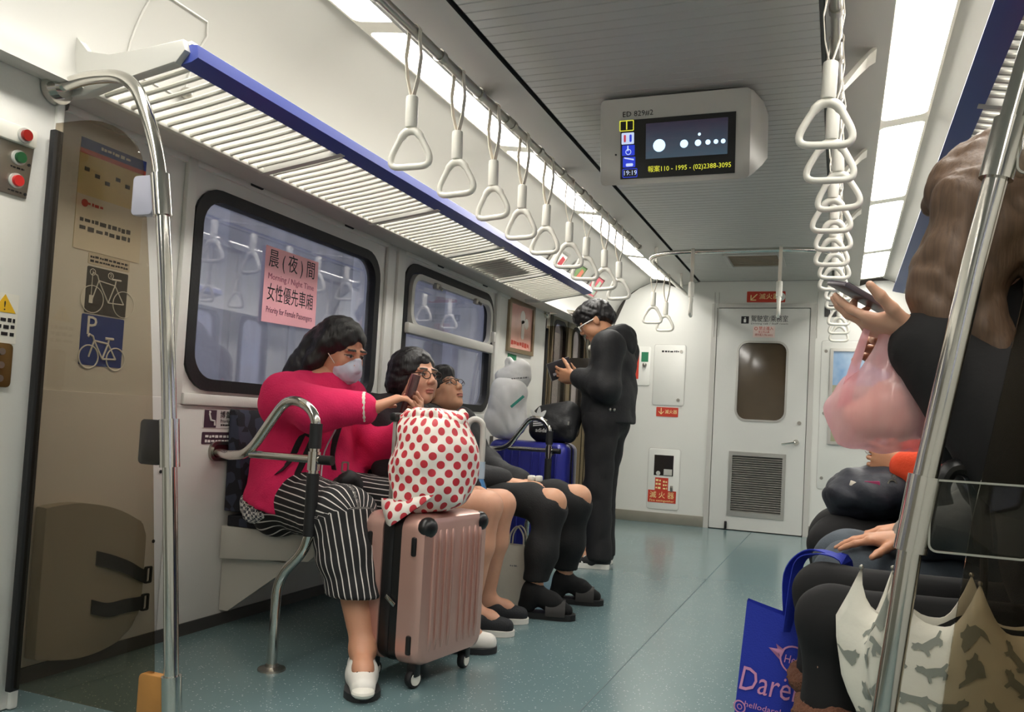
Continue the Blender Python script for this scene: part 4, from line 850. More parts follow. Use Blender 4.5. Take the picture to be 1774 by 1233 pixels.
def wrinkle(amp, freq, seed=0, dirs=9):
    r = np.random.default_rng(seed); D = r.normal(size=(dirs, 3)); D /= np.linalg.norm(D, axis=1)[:, None]; F = freq*r.uniform(.6, 1.7, dirs); ph = r.uniform(0, 6.28, dirs)
    def fn(P):
        o = np.zeros(len(P))
        for d, f_, p in zip(D, F, ph): o += 1-2*np.abs(np.sin((P@d)*f_+p+1.5*np.sin((P@d[[1, 2, 0]])*f_*.5)))
        return o*(amp/dirs**.5)
    return fn
def frame(fwd, up=(0, 0, 1)):
    """columns: right, forward, up"""
    f = nrm(fwd); r = nrm(np.cross(f, A(up))); u = np.cross(r, f); return np.stack([r, f, u], 1)
# ---- head
def head_net(c, Fm, sc=1., nk=None, vox=.0036):
    """Fm columns right/forward/up. Returns net"""
    T = lambda *p: c+Fm@(A(p)*sc); E = lambda p, r, k=.02, sub=False: H.ell(T(*p), A(r)*sc, Fm, k, sub)
    H = SDF(vox, .02)
    E((0, -.012, .035), (.074, .094, .084)); E((0, .020, -.035), (.059, .071, .078), .03); E((0, .062, -.090), (.026, .022, .018), .03)
    for s in (-1, 1):
        E((s*.034, .058, -.028), (.030, .028, .032), .02); E((s*.045, .02, -.06), (.022, .04, .03), .02)
        E((s*.075, -.012, -.004), (.010, .019, .032), .006); E((s*.030, .079, .026), (.026, .014, .010), .012)
        E((s*.031, .098, .006), (.017, .013, .010), .010, True); E((s*.031, .076, .005), (.0155, .0145, .0115), .004)
        E((s*.012, .099, -.027), (.0085, .010, .008), .006)
    H.cap(T(0, .086, .018), T(0, .107, -.020), .0085*sc, .0115*sc, .012); E((0, .093, -.057), (.021, .010, .0052), .004); E((0, .091, -.067), (.018, .010, .0058), .004)
    E((0, .103, -.0622), (.024, .006, .0016), .003, True)
    if nk is not None: H.cap(T(0, -.025, -.06), nk, .052*sc, .056*sc, .03)
    return H.net()
def head_colors(v, c, Fm, sc, skin, lip, brow=(22, 18, 17), eye=True):
    L = ((v-c)@Fm)/sc; sk = A(srgb(*skin)[:3]); col = np.tile(sk, (len(v), 1)); x, y, z = np.abs(L[:, 0]), L[:, 1], L[:, 2]
    m = (y > .082) & (((x/.022)**2+((z+.0615)/.0105)**2) < 1); col[m] = A(srgb(*lip)[:3])
    m = (y > .06) & (x > .010) & (x < .052) & (np.abs(z-.030+.10*np.maximum(x-.034, 0)) < .0042); col[m] = A(srgb(*brow)[:3])
    if eye:
        m = (y > .06) & (((x-.031)/.0155)**2+((z-.0055)/.0052)**2 < 1); col[m] = A(srgb(206, 198, 190)[:3])
        m = (y > .06) & (((x-.031)/.0065)**2+((z-.0055)/.0056)**2 < 1); col[m] = A(srgb(24, 16, 12)[:3])
        m = (y > .06) & (np.abs(z-.0112+.25*np.abs(x-.031)) < .0022) & (np.abs(x-.031) < .0165); col[m] = A(srgb(28, 20, 18)[:3])
    m = (y > .05) & (x < .055) & (z > -.05) & (z < -.02) & (y < .09); col[m] = col[m]*.93+.07*A(srgb(196, 110, 92)[:3])
    return col
# ---- hand
def rot_to(d, n, a): return nrm(d*math.cos(a)+n*math.sin(a)), nrm(n*math.cos(a)-d*math.sin(a))
def hand_net(w, d, n, th, curl=(.35, .4, .45, .5), tc=.3, spread=.06, sc=1., fore=None, vox=.0034, k=.008):
    """wrist, finger direction, palm normal, thumb side"""
    w = A(w); d = nrm(d); n = A(n); n = nrm(n-d*(n@d)); th = A(th); l = nrm(np.cross(n, d)); l = l if l@th > 0 else -l
    H = SDF(vox, k)
    if fore is not None: H.cap(fore, w, .032*sc, .025*sc, .015, (n, .8))
    kn = [w+d*.088*sc+l*(.030-.0205*i)*sc+n*(-.004 if i in (1, 2) else 0)*sc for i in range(4)]
    for i, kp in enumerate(kn): H.cap(w+d*.012*sc+l*(.014-.010*i)*sc, kp, .0150*sc, .0108*sc, .014)
    H.cap(w+d*.02*sc+l*.02*sc+n*.006*sc, w+d*.055*sc+l*.028*sc+n*.008*sc, .016*sc, .012*sc, .014)
    for i, L in enumerate((.070, .079, .073, .057)):
        p = kn[i]; dd, nn = nrm(d+l*spread*(1.5-i)), n; r = (.0088, .009, .0086, .0076)[i]*sc
        for j, (fr, rr) in enumerate(((.46, .94), (.30, .86), (.24, .74))):
            dd, nn = rot_to(dd, nn, curl[i]*(1., 1.15, .7)[j]); q = p+dd*L*fr*sc; H.cap(p, q, r, r*rr, .004); r *= rr; p = q
    p = w+d*.030*sc+l*.028*sc+n*.006*sc; td = nrm(d*.62+l*.75+n*.25)
    for j, (L, r0, r1) in enumerate(((.036, .0135, .0108), (.032, .0105, .0094), (.026, .0094, .0072))):
        q = p+td*L*sc; H.cap(p, q, r0*sc, r1*sc, .006); p = q; td = nrm(td+(-l*.55+n*.35+d*.35)*tc)
    return H.net()
skinm = attr_color(M('skin', (250, 246, 244), .48, var=.05, vs=60, sub=.12, bump=.06, bs=300))
def make_body(t, J, skin, lip=(186, 122, 106), hands=(), feet=True, slim=1., eye=True, sc=1., brow=(22, 18, 17)):
    """one continuous skin surface from the joint table J"""
    nets = []; B = SDF(.0105, .035); q = slim
    B.chain([J['pelvis'], J['belly'], J['chest']], [.125*q, .115*q, .125*q], .05); B.cap(J['chest'], J['neck'], .10*q, .055, .05); B.chain([J['shR'], J['neck'], J['shL']], [.055, .06, .055], .04)
    for s in 'RL':
        B.chain([J['sh'+s], J['el'+s], J['wr'+s]], [.052*q, .041*q, .027], .03)
        B.chain([J['hip'+s], J['kn'+s]], [.085*q, .058*q], .04); B.cap(J['kn'+s], A(J['kn'+s])*.62+A(J['an'+s])*.38-A(0, 0, 0), .056*q, .052*q, .03); B.cap(A(J['kn'+s])*.62+A(J['an'+s])*.38, J['an'+s], .052*q, .034, .03)
        a, to = A(J['an'+s]), A(J['to'+s]); bk = nrm(A(a[0]-to[0], a[1]-to[1], 0)); heel = a+bk*.022; heel[2] = .042; B.chain([a, heel], [.034, .029], .03); B.chain([a, (a*.45+to*.55)+A(0, 0, .004), to+bk*.015+A(0, 0, .006)], [.034, .028, .018], .03)
    nets.append(B.net()); nb = len(nets[0][0])
    hd = head_net(A(J['head']), J['F'], sc, A(J['neck']))
    nets.append(hd); cols = [np.tile(A(srgb(*skin)[:3]), (nb, 1)), head_colors(hd[0], A(J['head']), J['F'], sc, skin, lip, brow, eye)]
    for h in hands:
        hn = hand_net(**h); nets.append(hn); cols.append(np.tile(A(srgb(*skin)[:3])*1.02, (len(hn[0]), 1)))
    v, qd = join(nets); me = np_mesh('body', v, qd, np.concatenate(cols)); return part('body', me, skinm, t)
def cloth(t, name, sdf, m, wr=None, attr=None, label=None, parent=None):
    v, q = sdf.net(wr); o = part(name, np_mesh(name, v, q, None, {'st': attr(v)} if attr else None), m, parent or t)
    if label: o['label'] = label
    return o
def snap(o, p, off=.004):
    """nearest point of a part's surface, lifted outwards"""
    me = o.data; base = np.array(WLOC.get(o.name, Vector((0, 0, 0)))); n = len(me.vertices); co = np.empty(n*3, np.float32); me.vertices.foreach_get('co', co); co = co.reshape(-1, 3)+base
    i = int(np.argmin(((co-A(p))**2).sum(1))); return co[i]+np.array(me.vertices[i].normal)*off
def hair_mat(name, col, hi, ro=.42, bs=.6):
    def b_(nt, b):
        tc = nd(nt, 'ShaderNodeTexCoord'); mp = nd(nt, 'ShaderNodeMapping'); mp.inputs['Scale'].default_value = (160, 160, 9); nt.links.new(tc.outputs['Object'], mp.inputs[0])
        no = nd(nt, 'ShaderNodeTexNoise'); no.inputs['Scale'].default_value = 1; no.inputs['Detail'].default_value = 5; nt.links.new(mp.outputs[0], no.inputs['Vector'])
        nt.links.new(mixc(nt, no.outputs[0], srgb(*col), srgb(*hi)), b.inputs['Base Color'])
        bp = nd(nt, 'ShaderNodeBump'); bp.inputs['Strength'].default_value = bs; bp.inputs['Distance'].default_value = .004; nt.links.new(no.outputs[0], bp.inputs['Height']); nt.links.new(bp.outputs[0], b.inputs['Normal'])
    return node_mat(name, b_, ro)
blackhair = hair_mat('black_hair', (10, 9, 10), (34, 30, 30))
# ------------------------------------------------------------------ luggage
def thing_rot(name, label, cat, loc, rz, group=None):
    t = thing(name, label, cat, loc, group); t.rotation_euler = (0, 0, rz); WLOC[t.name] = Vector((0, 0, 0)); return t
def hard_case(t, T, W, z0, z1, shell, ribs, gus=.055, cornerm=None):
    """two ribbed shells around a black zip gusset; x = face normal, y = width"""
    H = z1-z0
    def shell_g(s):
        g = G(); rings = []
        for x, k in ((gus/2, 1.), (T/2-.045, 1.), (T/2-.02, .985), (T/2-.006, .95), (T/2, .88)):
            rings.append([(s*x, y, z0+H/2+z) for y, z in rrect(W*k, H*(1-(1-k)*W/H), .05*k, 6)])
        return g.ring_loft(rings)
    for s in (1, -1): sh_ = part('shell', shell_g(s), shell, t, 40); [part('rib', G().tube([(s*(T/2-.028), y, z0+.028), (s*(T/2-.004), y, z0+.05), (s*(T/2+.001), y, z0+.09), (s*(T/2+.001), y, z1-.09), (s*(T/2-.004), y, z1-.05), (s*(T/2-.028), y, z1-.028)], .0075, 8), shell, sh_, 60) for y in ribs]
    g = G(); g.ring_loft([[(x, y, z0+H/2+z) for y, z in rrect(W-.012+d, H-.012+d, .045, 6)] for x, d in ((-gus/2-.001, 0), (-gus*.3, .006), (gus*.3, .006), (gus/2+.001, 0))]); part('gusset', g, blackp, t, 40)
    part('zip', G().ring_loft([[(x, y, z0+H/2+z) for y, z in rrect(W-.002, H-.002, .05, 6)] for x in (-.006, .006)]), rubber, t); part('zip_pull', G().obox((.012, -W/2-.006, z0+H*.42), (.003, 0, .006), (0, .002, 0), (-.018, 0, .012), .001), steel, t)
    for sx in (1, -1):
        for sy in (1, -1):
            wx, wy = sx*(T/2-.045), sy*(W/2-.045)
            w_ = part('wheel', G().lathe([(.014, -.012), (.0265, -.0115), (.029, -.006), (.029, .006), (.0265, .0115), (.014, .012)], (wx, wy, .0295), 20, (1, .15*sy, 0)), rubber, t); part('hub', G().lathe([(.020, -.0135), (.020, .0135)], (wx, wy, .0295), 18, (1, .15*sy, 0)), whitep, w_)
            part('wheel_fork', G().box((wx-.018, wy-.014, .036), (wx+.018, wy+.014, z0+.012), .005), blackp, t)
    return t
rose = M('rose_gold_shell', (206, 164, 152), .28, .55, var=.04, bump=.02)
sc = thing_rot('suitcase', 'rose gold ribbed suitcase with black zip side beside the woman in pink', 'suitcase', (-.598, 2.51, 0), -.16)
hard_case(sc, .25, .37, .072, .535, rose, [-.13, -.10, -.065, -.03, .03, .065, .10, .13], .075)
for sy in (-1, 1): part('corner_guard', G().sph((.108, sy*.148, .497), .034, 16, 10, (.85, 1.1, 1.0)), blackp, sc)
for z in (.44, .14): part('side_bumper', G().box((.078, -.191, z-.03), (.096, -.176, z+.03), .006), blackp, sc); part('side_bumper', G().box((-.096, -.191, z-.03), (-.078, -.176, z+.03), .006), blackp, sc)
for sy in (-1, 1): part('handle_rod', G().box((-.10, sy*.085-.006, .53), (-.086, sy*.085+.006, .83), .003), alu, sc)
part('handle_grip', G().box((-.108, -.105, .82), (-.078, .105, .85), .01), blackp, sc)
# polka-dot bag on top of it
def dots_build(nt, b):
    at_ = nd(nt, 'ShaderNodeAttribute', attribute_name='st'); sx = nd(nt, 'ShaderNodeSeparateXYZ'); nt.links.new(at_.outputs['Vector'], sx.inputs[0]); p = .052
    def grid(ou, ov):
        fu_ = mathn(nt, 'SUBTRACT', mathn(nt, 'FRACT', mathn(nt, 'DIVIDE', mathn(nt, 'ADD', sx.outputs[0], ou), p)), .5); fv_ = mathn(nt, 'SUBTRACT', mathn(nt, 'FRACT', mathn(nt, 'DIVIDE', mathn(nt, 'ADD', sx.outputs[1], ov), p)), .5)
        return mathn(nt, 'LESS_THAN', mathn(nt, 'ADD', mathn(nt, 'MULTIPLY', fu_, fu_), mathn(nt, 'MULTIPLY', fv_, fv_)), .0625*.95)
    m = mathn(nt, 'MAXIMUM', grid(5., 5.), grid(5.+p/2, 5.+p/2))
    tc = nd(nt, 'ShaderNodeTexCoord'); no = nd(nt, 'ShaderNodeTexNoise'); no.inputs['Scale'].default_value = 14; nt.links.new(tc.outputs['Object'], no.inputs['Vector'])
    nt.links.new(mixc(nt, m, mixc(nt, no.outputs[0], srgb(236, 226, 214), srgb(246, 240, 230)), srgb(196, 46, 58)), b.inputs['Base Color'])
    bp_ = nd(nt, 'ShaderNodeBump'); bp_.inputs['Strength'].default_value = .35; bp_.inputs['Distance'].default_value = .01; nt.links.new(no.outputs[0], bp_.inputs['Height']); nt.links.new(bp_.outputs[0], b.inputs['Normal'])
dotm = node_mat('polka_dot_cloth', dots_build, .55)
pb = thing('polka_dot_bag', 'white drawstring bag with red polka dots standing on the rose suitcase', 'bag', (-.575, 2.48, .535))
B = SDF(.0065, .05); c0 = A(-.575, 2.48, 0)
B.ell(c0+A(.0, 0, .645), (.142, .135, .112), None, .05).ell(c0+A(.015, -.01, .735), (.132, .125, .10), None, .06).ell(c0+A(-.01, 0, .80), (.105, .10, .055), None, .05).cap(c0+A(-.06, -.02, .825), c0+A(.06, .02, .83), .032, .03, .04).cap(c0+A(-.05, -.11, .565), c0+A(.09, -.06, .60), .025, .03, .05)
ang = lambda v: np.stack([np.arctan2(v[:, 1]-c0[1], v[:, 0]-c0[0])*.145, v[:, 2]*1.0, v[:, 0]*0], 1)
cloth(pb, 'sack', B, dotm, wrinkle(.004, 26, 3), ang)
B = SDF(.005, .012); [B.cap(c0+A(.1*math.cos(a)-.01, .07*math.sin(a), .835+.01*math.sin(3*a)), c0+A(.1*math.cos(a+.5)-.01, .07*math.sin(a+.5), .845+.012*math.sin(3*a+1.5)), .012, .014) for a in np.arange(0, 6.28, .5)]
cloth(pb, 'gathered_neck', B, dotm, wrinkle(.003, 60, 5), ang)
flap = G(); fl_ = [(-.70, 2.36, .60), (-.64, 2.345, .585), (-.57, 2.335, .60), (-.585, 2.325, .54), (-.615, 2.30, .495)]
fm = part('loose_corner', G().ring_loft([[(-.705, 2.385, .57), (-.63, 2.352, .575), (-.50, 2.345, .60)], [(-.69, 2.362, .545), (-.628, 2.322, .545), (-.53, 2.332, .57)], [(-.64, 2.315, .50), (-.627, 2.309, .495), (-.61, 2.308, .505)]], False, False), dotm, pb)
fa = fm.data.attributes.new('st', 'FLOAT_VECTOR', 'POINT'); fa.data.foreach_set('vector', np.array([(v.co.x, v.co.z, 0) for v in fm.data.vertices], np.float32).ravel())
fm.modifiers.new('thick', 'SOLIDIFY').thickness = .003
# blue suitcase, backpack and white bags
bluem = M('navy_shell', (50, 54, 150), .3, .1, var=.08, coat=.3)
bc = thing_rot('suitcase', 'dark blue ribbed suitcase behind the far armrest', 'suitcase', (-1.085, 4.855, 0), -PI/2)
hard_case(bc, .26, .50, .07, .73, bluem, [-.19, -.14, -.09, -.04, .04, .09, .14, .19], .05)
part('badge', G().cyl((.131, .17, .665), (.135, .17, .665), .009, 12), steel2, bc)
bpk = thing('backpack', 'black backpack with a white trefoil emblem lying on the blue suitcase', 'backpack', (-.95, 4.85, .73))
B = SDF(.008, .04); B.ell((-.955, 4.86, .83), (.145, .115, .105), None, .04).cap((-1.02, 4.86, .88), (-.88, 4.86, .90), .07, .085, .05).cap((-.85, 4.80, .82), (-.845, 4.80, .78), .05, .045).ell((-1.03, 4.84, .80), (.07, .10, .07), None, .04)
blackcloth = M('black_nylon', (22, 22, 24), .6, var=.2, vs=30, bump=.2, bs=60); cloth(bpk, 'sack', B, blackcloth, wrinkle(.003, 30, 2))
eo_, eu, ev = A(-1.02, 4.728, .865), A(.97, -.05, 0), A(0, -.0, 1)
leaf = [tuple(p) for p in spline([(0, 0), (-.014, .03), (-.01, .058), (0, .075), (.01, .058), (.014, .03)], 3, True)]
em = None
for a, px_o in ((-.75, .008), (0.1, 0), (.75, -.008)):
    ca, sa = math.cos(a), math.sin(a)
    em = part('emblem_leaf', G().prism([(x*ca+y*sa, -x*sa+y*ca) for x, y in leaf], eo_, eu, ev, (0, -.004, 0)), whiteink, bpk)
for k in range(3): part('emblem_stripe', G().prism([(-.03, -.012-.012*k), (.034, -.004-.012*k), (.034, -.011-.012*k), (-.03, -.019-.012*k)], eo_, eu, ev, (0, -.004, 0)), whiteink, bpk)
part('lettering', text_mesh('adidas', .035, eo_+A(.03, -.002, -.065), eu, ev), whiteink, bpk, 0)
part('zip_toggle', G().cyl((-.83, 4.735, .86), (-.83, 4.728, .84), .006, 8), steel2, bpk)
whitebag = M('white_plastic_bag', (255, 254, 252), .35, var=.02, vs=12, bump=.12, bs=26, sub=0)
wb = thing('shopping_bag', 'full white plastic carrier bag standing behind the far armrest', 'bag', (-1.25, 4.80, .735))
B = SDF(.007, .05); B.ell((-1.255, 4.80, .85), (.135, .10, .12), None, .06).ell((-1.25, 4.80, .98), (.115, .09, .11), None, .06).cap((-1.30, 4.80, 1.06), (-1.19, 4.80, 1.04), .045, .05)
cloth(wb, 'sack', B, whitebag, wrinkle(.0032, 30, 8)); part('green_print', G().tube([tuple(p) for p in spline([(-1.19, 4.706, .93), (-1.15, 4.72, .97), (-1.12, 4.73, 1.0)], 4)], .008, 8, flat=.4), M('green_print', (70, 170, 150), .5), wb)
wb2 = thing('shopping_bag', 'knotted white plastic bag with loop handle on top of the larger one', 'bag', (-1.23, 4.86, 1.05))
B = SDF(.008, .04); B.ell((-1.25, 4.86, 1.11), (.115, .08, .075), None, .05).ell((-1.20, 4.86, 1.17), (.06, .05, .06), None, .05); B.chain([tuple(p) for p in spline([(-1.27, 4.85, 1.15), (-1.285, 4.84, 1.21), (-1.27, 4.84, 1.235), (-1.25, 4.84, 1.20), (-1.245, 4.85, 1.16)], 3)], .011, .01)
cloth(wb2, 'sack', B, whitebag, wrinkle(.0032, 36, 9)); marks(wb2, (-1.17, 4.776, 1.11), (1, 0, .1), (0, 0, 1), .11, .018, M('grey_print', (150, 150, 150), .5), 1, 3)
# paper carrier between the seated passengers
pbm = M('pale_paper', (206, 200, 186), .7, var=.06, vs=12, bump=.1, bs=40)
pg = thing('paper_bag', 'pale grey paper carrier bag standing on the floor between the legs', 'bag', (-.69, 3.62, 0))
part('sack', G().ring_loft([[(-.69+x*k, 3.62+y*k2, z) for x, y in ((-.075, -.045), (0, -.05), (.075, -.045), (.07, 0), (.075, .045), (0, .05), (-.075, .045), (-.07, 0))] for z, k, k2 in ((.0, 1, 1), (.004, 1, 1), (.12, 1.02, .9), (.28, 1.0, .55))], True, False).quad((-.765, 3.575, .002), (-.615, 3.575, .002), (-.615, 3.665, .002), (-.765, 3.665, .002)), pbm, pg, 20)
for dy in (-.02, .02): part('rope_handle', G().tube([tuple(p) for p in spline([(-.725, 3.62+dy, .275), (-.72, 3.62+dy, .33), (-.69, 3.62+dy, .365), (-.66, 3.62+dy, .33), (-.655, 3.62+dy, .275)], 5)], .004, 8), creamp, pg)
marks(pg, (-.69, 3.5825, .19), (1, 0, 0), (0, 0, 1), .04, .014, M('grey_print', (140, 140, 136), .5), 1, 4)
# ------------------------------------------------------------------ passengers
def shoe(t, name, an, to, m, solem=None, h=.085, w=.042, top=None, parent=None, sole_t=.022, slip=True):
    """shoe around a foot: last plus sole"""
    an, to = A(an), A(to); d = nrm(A(to[0]-an[0], to[1]-an[1], 0)); z0 = 0.
    heel = A(an[0], an[1], 0)-d*.062; tip = A(to[0], to[1], 0)+d*.028; L = np.linalg.norm(tip-heel); sd = A(-d[1], d[0], 0)
    B = SDF(.006, .025); q = lambda f, z: heel+d*L*f+A(0, 0, z)
    B.cap(q(.14, .045), q(.45, .042), w*.92, w*.95, .03, (sd, .88)).cap(q(.45, .042), q(.86, .034), w*.95, w*.74, .03, (sd, 1.05)).cap(q(.14, h*.8), q(.32, h*.72), w*.78, w*.74, .03)
    o = cloth(t, name, B, m, None, None)
    if solem is not None:
        outline = []
        for f, k in ((0, .55), (.06, .86), (.2, .95), (.4, .88), (.6, 1.03), (.78, 1.08), (.9, .86), (.97, .55), (1.0, .2)): outline.append((f, k))
        lp = [(heel+d*L*(f*1.02-.01)+sd*w*k*1.05) for f, k in outline]+[(heel+d*L*(f*1.02-.01)-sd*w*k*1.05) for f, k in reversed(outline)]
        part('sole', G().ring_loft([[(p[0], p[1], z) for p in lp] for z in (0.001, sole_t*.5, sole_t)]), solem, o, 40)
    return o
def spectacles(t, c, Fm, sc, m, lens_r=.021, thick=.0016, temple=True, col=None, rim=True):
    P = lambda *p: c+Fm@(A(p)*sc); g = G()
    if rim:
        for s in (-1, 1): g.tube([P(s*.032+.0235*math.cos(a), .104, .003+.0165*math.sin(a)) for a in np.linspace(0, 2*PI, 25)], thick, 6)
        g.tube([P(-.009, .106, .008), P(0, .110, .010), P(.009, .106, .008)], thick, 6)
    for s in (-1, 1): g.tube([P(s*.056, .102, .010), P(s*.074, .075, .010), P(s*.080, .0, .008), P(s*.078, -.02, -.004)], thick*1.15, 6)
    return part('spectacles', g, m, t)
def spd(*pts, n=4): return [A(p) for p in spline(pts, n)]
SK = (206, 152, 122)
# ================================================= woman in the pink fleece
SHW = A(-.075, .117, 0); U = lambda *p: A(p)+SHW
J = dict(pelvis=U(-1.21, 2.63, .53), belly=U(-1.19, 2.61, .66), chest=U(-1.16, 2.60, .80), neck=U(-1.115, 2.63, .955), head=U(-1.075, 2.655, 1.075), F=frame((.93, -.20, -.30)),
         shR=U(-1.155, 2.44, .885), elR=U(-.98, 2.385, .845), wrR=U(-.80, 2.475, .865), shL=U(-1.13, 2.79, .89), elL=U(-.97, 2.82, .70), wrL=U(-.745, 2.705, .82),
         hipR=U(-1.18, 2.53, .51), knR=A(-.845, 2.385, .495), anR=A(-.70, 2.315, .105), toR=A(-.615, 2.185, .03), hipL=U(-1.18, 2.72, .51), knL=A(-.80, 2.82, .495), anL=A(-.63, 2.80, .10), toL=A(-.50, 2.865, .03))
wp = thing('person', 'woman in a pink fleece and striped trousers showing a phone, face mask on', 'person', A(-1.2, 2.6, 0))
ph = U(-.73, 2.60, .918); phu = nrm(A(.22, .06, .95)); phn = nrm(A(-.75, -.05, .25)-phu*(A(-.75, -.05, .25)@phu)); phw = np.cross(phu, phn)
make_body(wp, J, SK, hands=[dict(w=J['wrR'], d=(.62, .62, .40), n=(.3, .35, -.8), th=(-.3, .3, .6), curl=(.35, .45, .5, .5), fore=U(-.87, 2.44, .855), tc=.2),
    dict(w=J['wrL'], d=(.30, -.62, .62), n=(-.7, -.3, .2), th=(-.3, .3, .8), curl=(.55, .6, .65, .7), fore=U(-.80, 2.73, .79), tc=.6)], slim=1.08)
fleece = M('pink_fleece', (222, 34, 94), .9, var=.08, vs=26, bump=.25, bs=170, sheen=.35)
B = SDF(.010, .06).cut((-1.25, 0, .475), (-.2, 0, -1)); B.chain([U(-1.19, 2.63, .42), U(-1.20, 2.63, .50), U(-1.185, 2.615, .64), U(-1.16, 2.60, .80)], [.19, .18, .165, .150], .08).chain([U(-1.17, 2.45, .875), U(-1.13, 2.62, .905), U(-1.14, 2.79, .875)], [.085, .085, .085], .08)
B.chain([J['shR']+A(.0, 0, -.005), J['elR'], J['elR']*.2+J['wrR']*.8], [.086, .070, .052], .05).chain([J['shL'], J['elL'], J['elL']*.2+J['wrL']*.8], [.085, .070, .052], .05).cap(U(-1.14, 2.50, .52), U(-1.12, 2.75, .53), .13, .13, .06).cap(U(-1.17, 2.51, .46), U(-1.17, 2.76, .46), .152, .152, .05)
fj = cloth(wp, 'fleece_jacket', B, fleece, wrinkle(.0045, 17, 11))
B = SDF(.006, .015); B.chain([J['neck']+A(.045*math.cos(a)*1.5-.01, .085*math.sin(a), -.005+.02*math.cos(a)*-1) for a in np.linspace(0, 6.28, 14)], .022); cloth(wp, 'collar', B, fleece, wrinkle(.003, 30, 2))
B = SDF(.0045, .008); cc = J['elR']*.18+J['wrR']*.82; cdv = nrm(J['wrR']-J['elR']); cu_, cv_ = frame(cdv)[:, 0], frame(cdv)[:, 2]; B.chain([cc+cu_*.05*math.cos(a)+cv_*.05*math.sin(a) for a in np.linspace(0, 6.28, 20)], .007); cloth(wp, 'cuff', B, creamp)
def stripes_build(nt, b):
    at_ = nd(nt, 'ShaderNodeAttribute', attribute_name='st'); sx = nd(nt, 'ShaderNodeSeparateXYZ'); nt.links.new(at_.outputs['Vector'], sx.inputs[0])
    fr_ = mathn(nt, 'ABSOLUTE', mathn(nt, 'SUBTRACT', mathn(nt, 'FRACT', mathn(nt, 'DIVIDE', sx.outputs[0], .0185)), .5))
    nt.links.new(mixc(nt, mathn(nt, 'LESS_THAN', fr_, .085), srgb(24, 23, 25), srgb(216, 210, 204)), b.inputs['Base Color'])
stripem = node_mat('striped_cotton', stripes_build, .85)
def leg_attr(J):
    def fn(v):
        best = np.full(len(v), 9.); st = np.zeros((len(v), 3))
        for s in 'RL':
            for a, b in ((J['hip'+s], J['kn'+s]), (J['kn'+s], J['an'+s])):
                ab = b-a; t = np.clip(((v-a)@ab)/(ab@ab), 0, 1); q = v-(a+t[:, None]*ab); d = np.linalg.norm(q, axis=1); ref = nrm(np.cross(ab, A(0, 1, 0))); r2 = nrm(np.cross(ab, ref))
                th = np.arctan2(q@r2, -(q@ref)); m = d < best; best[m] = d[m]; st[m] = np.stack([th*.085+3., t, t*0], 1)[m]
        return st
    return fn
B = SDF(.0075, .05).cut((0, 0, .262), (0, 0, -1)); B.chain([U(-1.2, 2.52, .49), U(-1.2, 2.74, .49)], [.125, .125], .06)
for s in 'RL': B.chain([J['hip'+s], J['kn'+s], J['kn'+s]*.72+J['an'+s]*.28, J['kn'+s]*.3+J['an'+s]*.7], [.112, .094, .090, .088], .05)
cloth(wp, 'striped_trousers', B, stripem, wrinkle(.004, 20, 4), leg_attr(J))
B = SDF(.0075, .02); B.chain([A(-1.26+.185*math.cos(a), 2.745+.20*math.sin(a), .475+.012*math.sin(7*a)-.01) for a in np.linspace(-2.6, 1.0, 18)], .034)
def ging_build(nt, b):
    tc = nd(nt, 'ShaderNodeTexCoord'); ck = nd(nt, 'ShaderNodeTexChecker'); ck.inputs['Scale'].default_value = 95; ck.inputs[1].default_value = srgb(226, 224, 222); ck.inputs[2].default_value = srgb(70, 72, 86); nt.links.new(tc.outputs['Object'], ck.inputs[0]); nt.links.new(ck.outputs[0], b.inputs['Base Color'])
cloth(wp, 'shirt_hem', B, node_mat('gingham_cotton', ging_build, .85), wrinkle(.005, 40, 6))
whiteshoe = M('white_rubber', (232, 228, 220), .45, var=.03); soleb = M('dark_sole', (38, 38, 40), .6)
shR_ = shoe(wp, 'shoe', J['anR'], J['toR'], whiteshoe, soleb, .07, .048); shL_ = shoe(wp, 'shoe', J['anL'], J['toL'], whiteshoe, soleb, .07, .046)
fdv = nrm(A(J['toR'][0]-J['anR'][0], J['toR'][1]-J['anR'][1], 0)); fsd = A(-fdv[1], fdv[0], 0)
part('toe_guard', G().sph(tuple(A(J['toR'][0], J['toR'][1], .028)+fdv*.02), .035, 14, 8, (1, 1, .5)), whitep, shR_)
for k in range(6):
    for sg in (-1, 1): part('hole', G().sph(tuple(A(J['anR'][0], J['anR'][1], .094-.005*k)+fdv*(.055+.013*k)+fsd*sg*.017), .0035, 8, 6), darktrim, shR_)
T = lambda *p: J['head']+J['F']@A(p)
H = SDF(.0055, .03)
H.ell(T(0, -.022, .045), (.091, .103, .090), J['F'], .03).chain([T(-.075, -.02, .02), T(-.088, -.03, -.06), T(-.09, -.055, -.135)], [.03, .034, .036]).chain([T(.08, -.02, .02), T(.092, -.03, -.06), T(.095, -.06, -.13)], [.028, .03, .034]).chain([T(0, -.09, .02), T(0, -.115, -.06), T(.02, -.13, -.15)], [.06, .065, .055]).chain([T(.05, -.09, .0), T(.07, -.11, -.10), T(.09, -.12, -.16)], [.05, .05, .045])
H.ell(T(0, .125, -.01), (.066, .085, .085), J['F'], .012, True)
cloth(wp, 'hair', H, blackhair, wrinkle(.0025, 60, 1))
K = SDF(.004, .012); K.ell(T(0, .052, -.055), (.063, .064, .058), J['F'], .01).cap(T(0, .103, -.006), T(0, .112, -.035), .013, .014).ell(T(0, .02, -.06), (.058, .058, .06), J['F'], .004, True)
mask = cloth(wp, 'face_mask', K, M('pale_blue_mask', (196, 206, 222), .7, var=.04), wrinkle(.0012, 90, 3))
part('ear_loop', G().tube([T(.060, .06, -.045), T(.072, .03, -.02), T(.082, -.01, .01)], .0016, 6), whitep, mask)
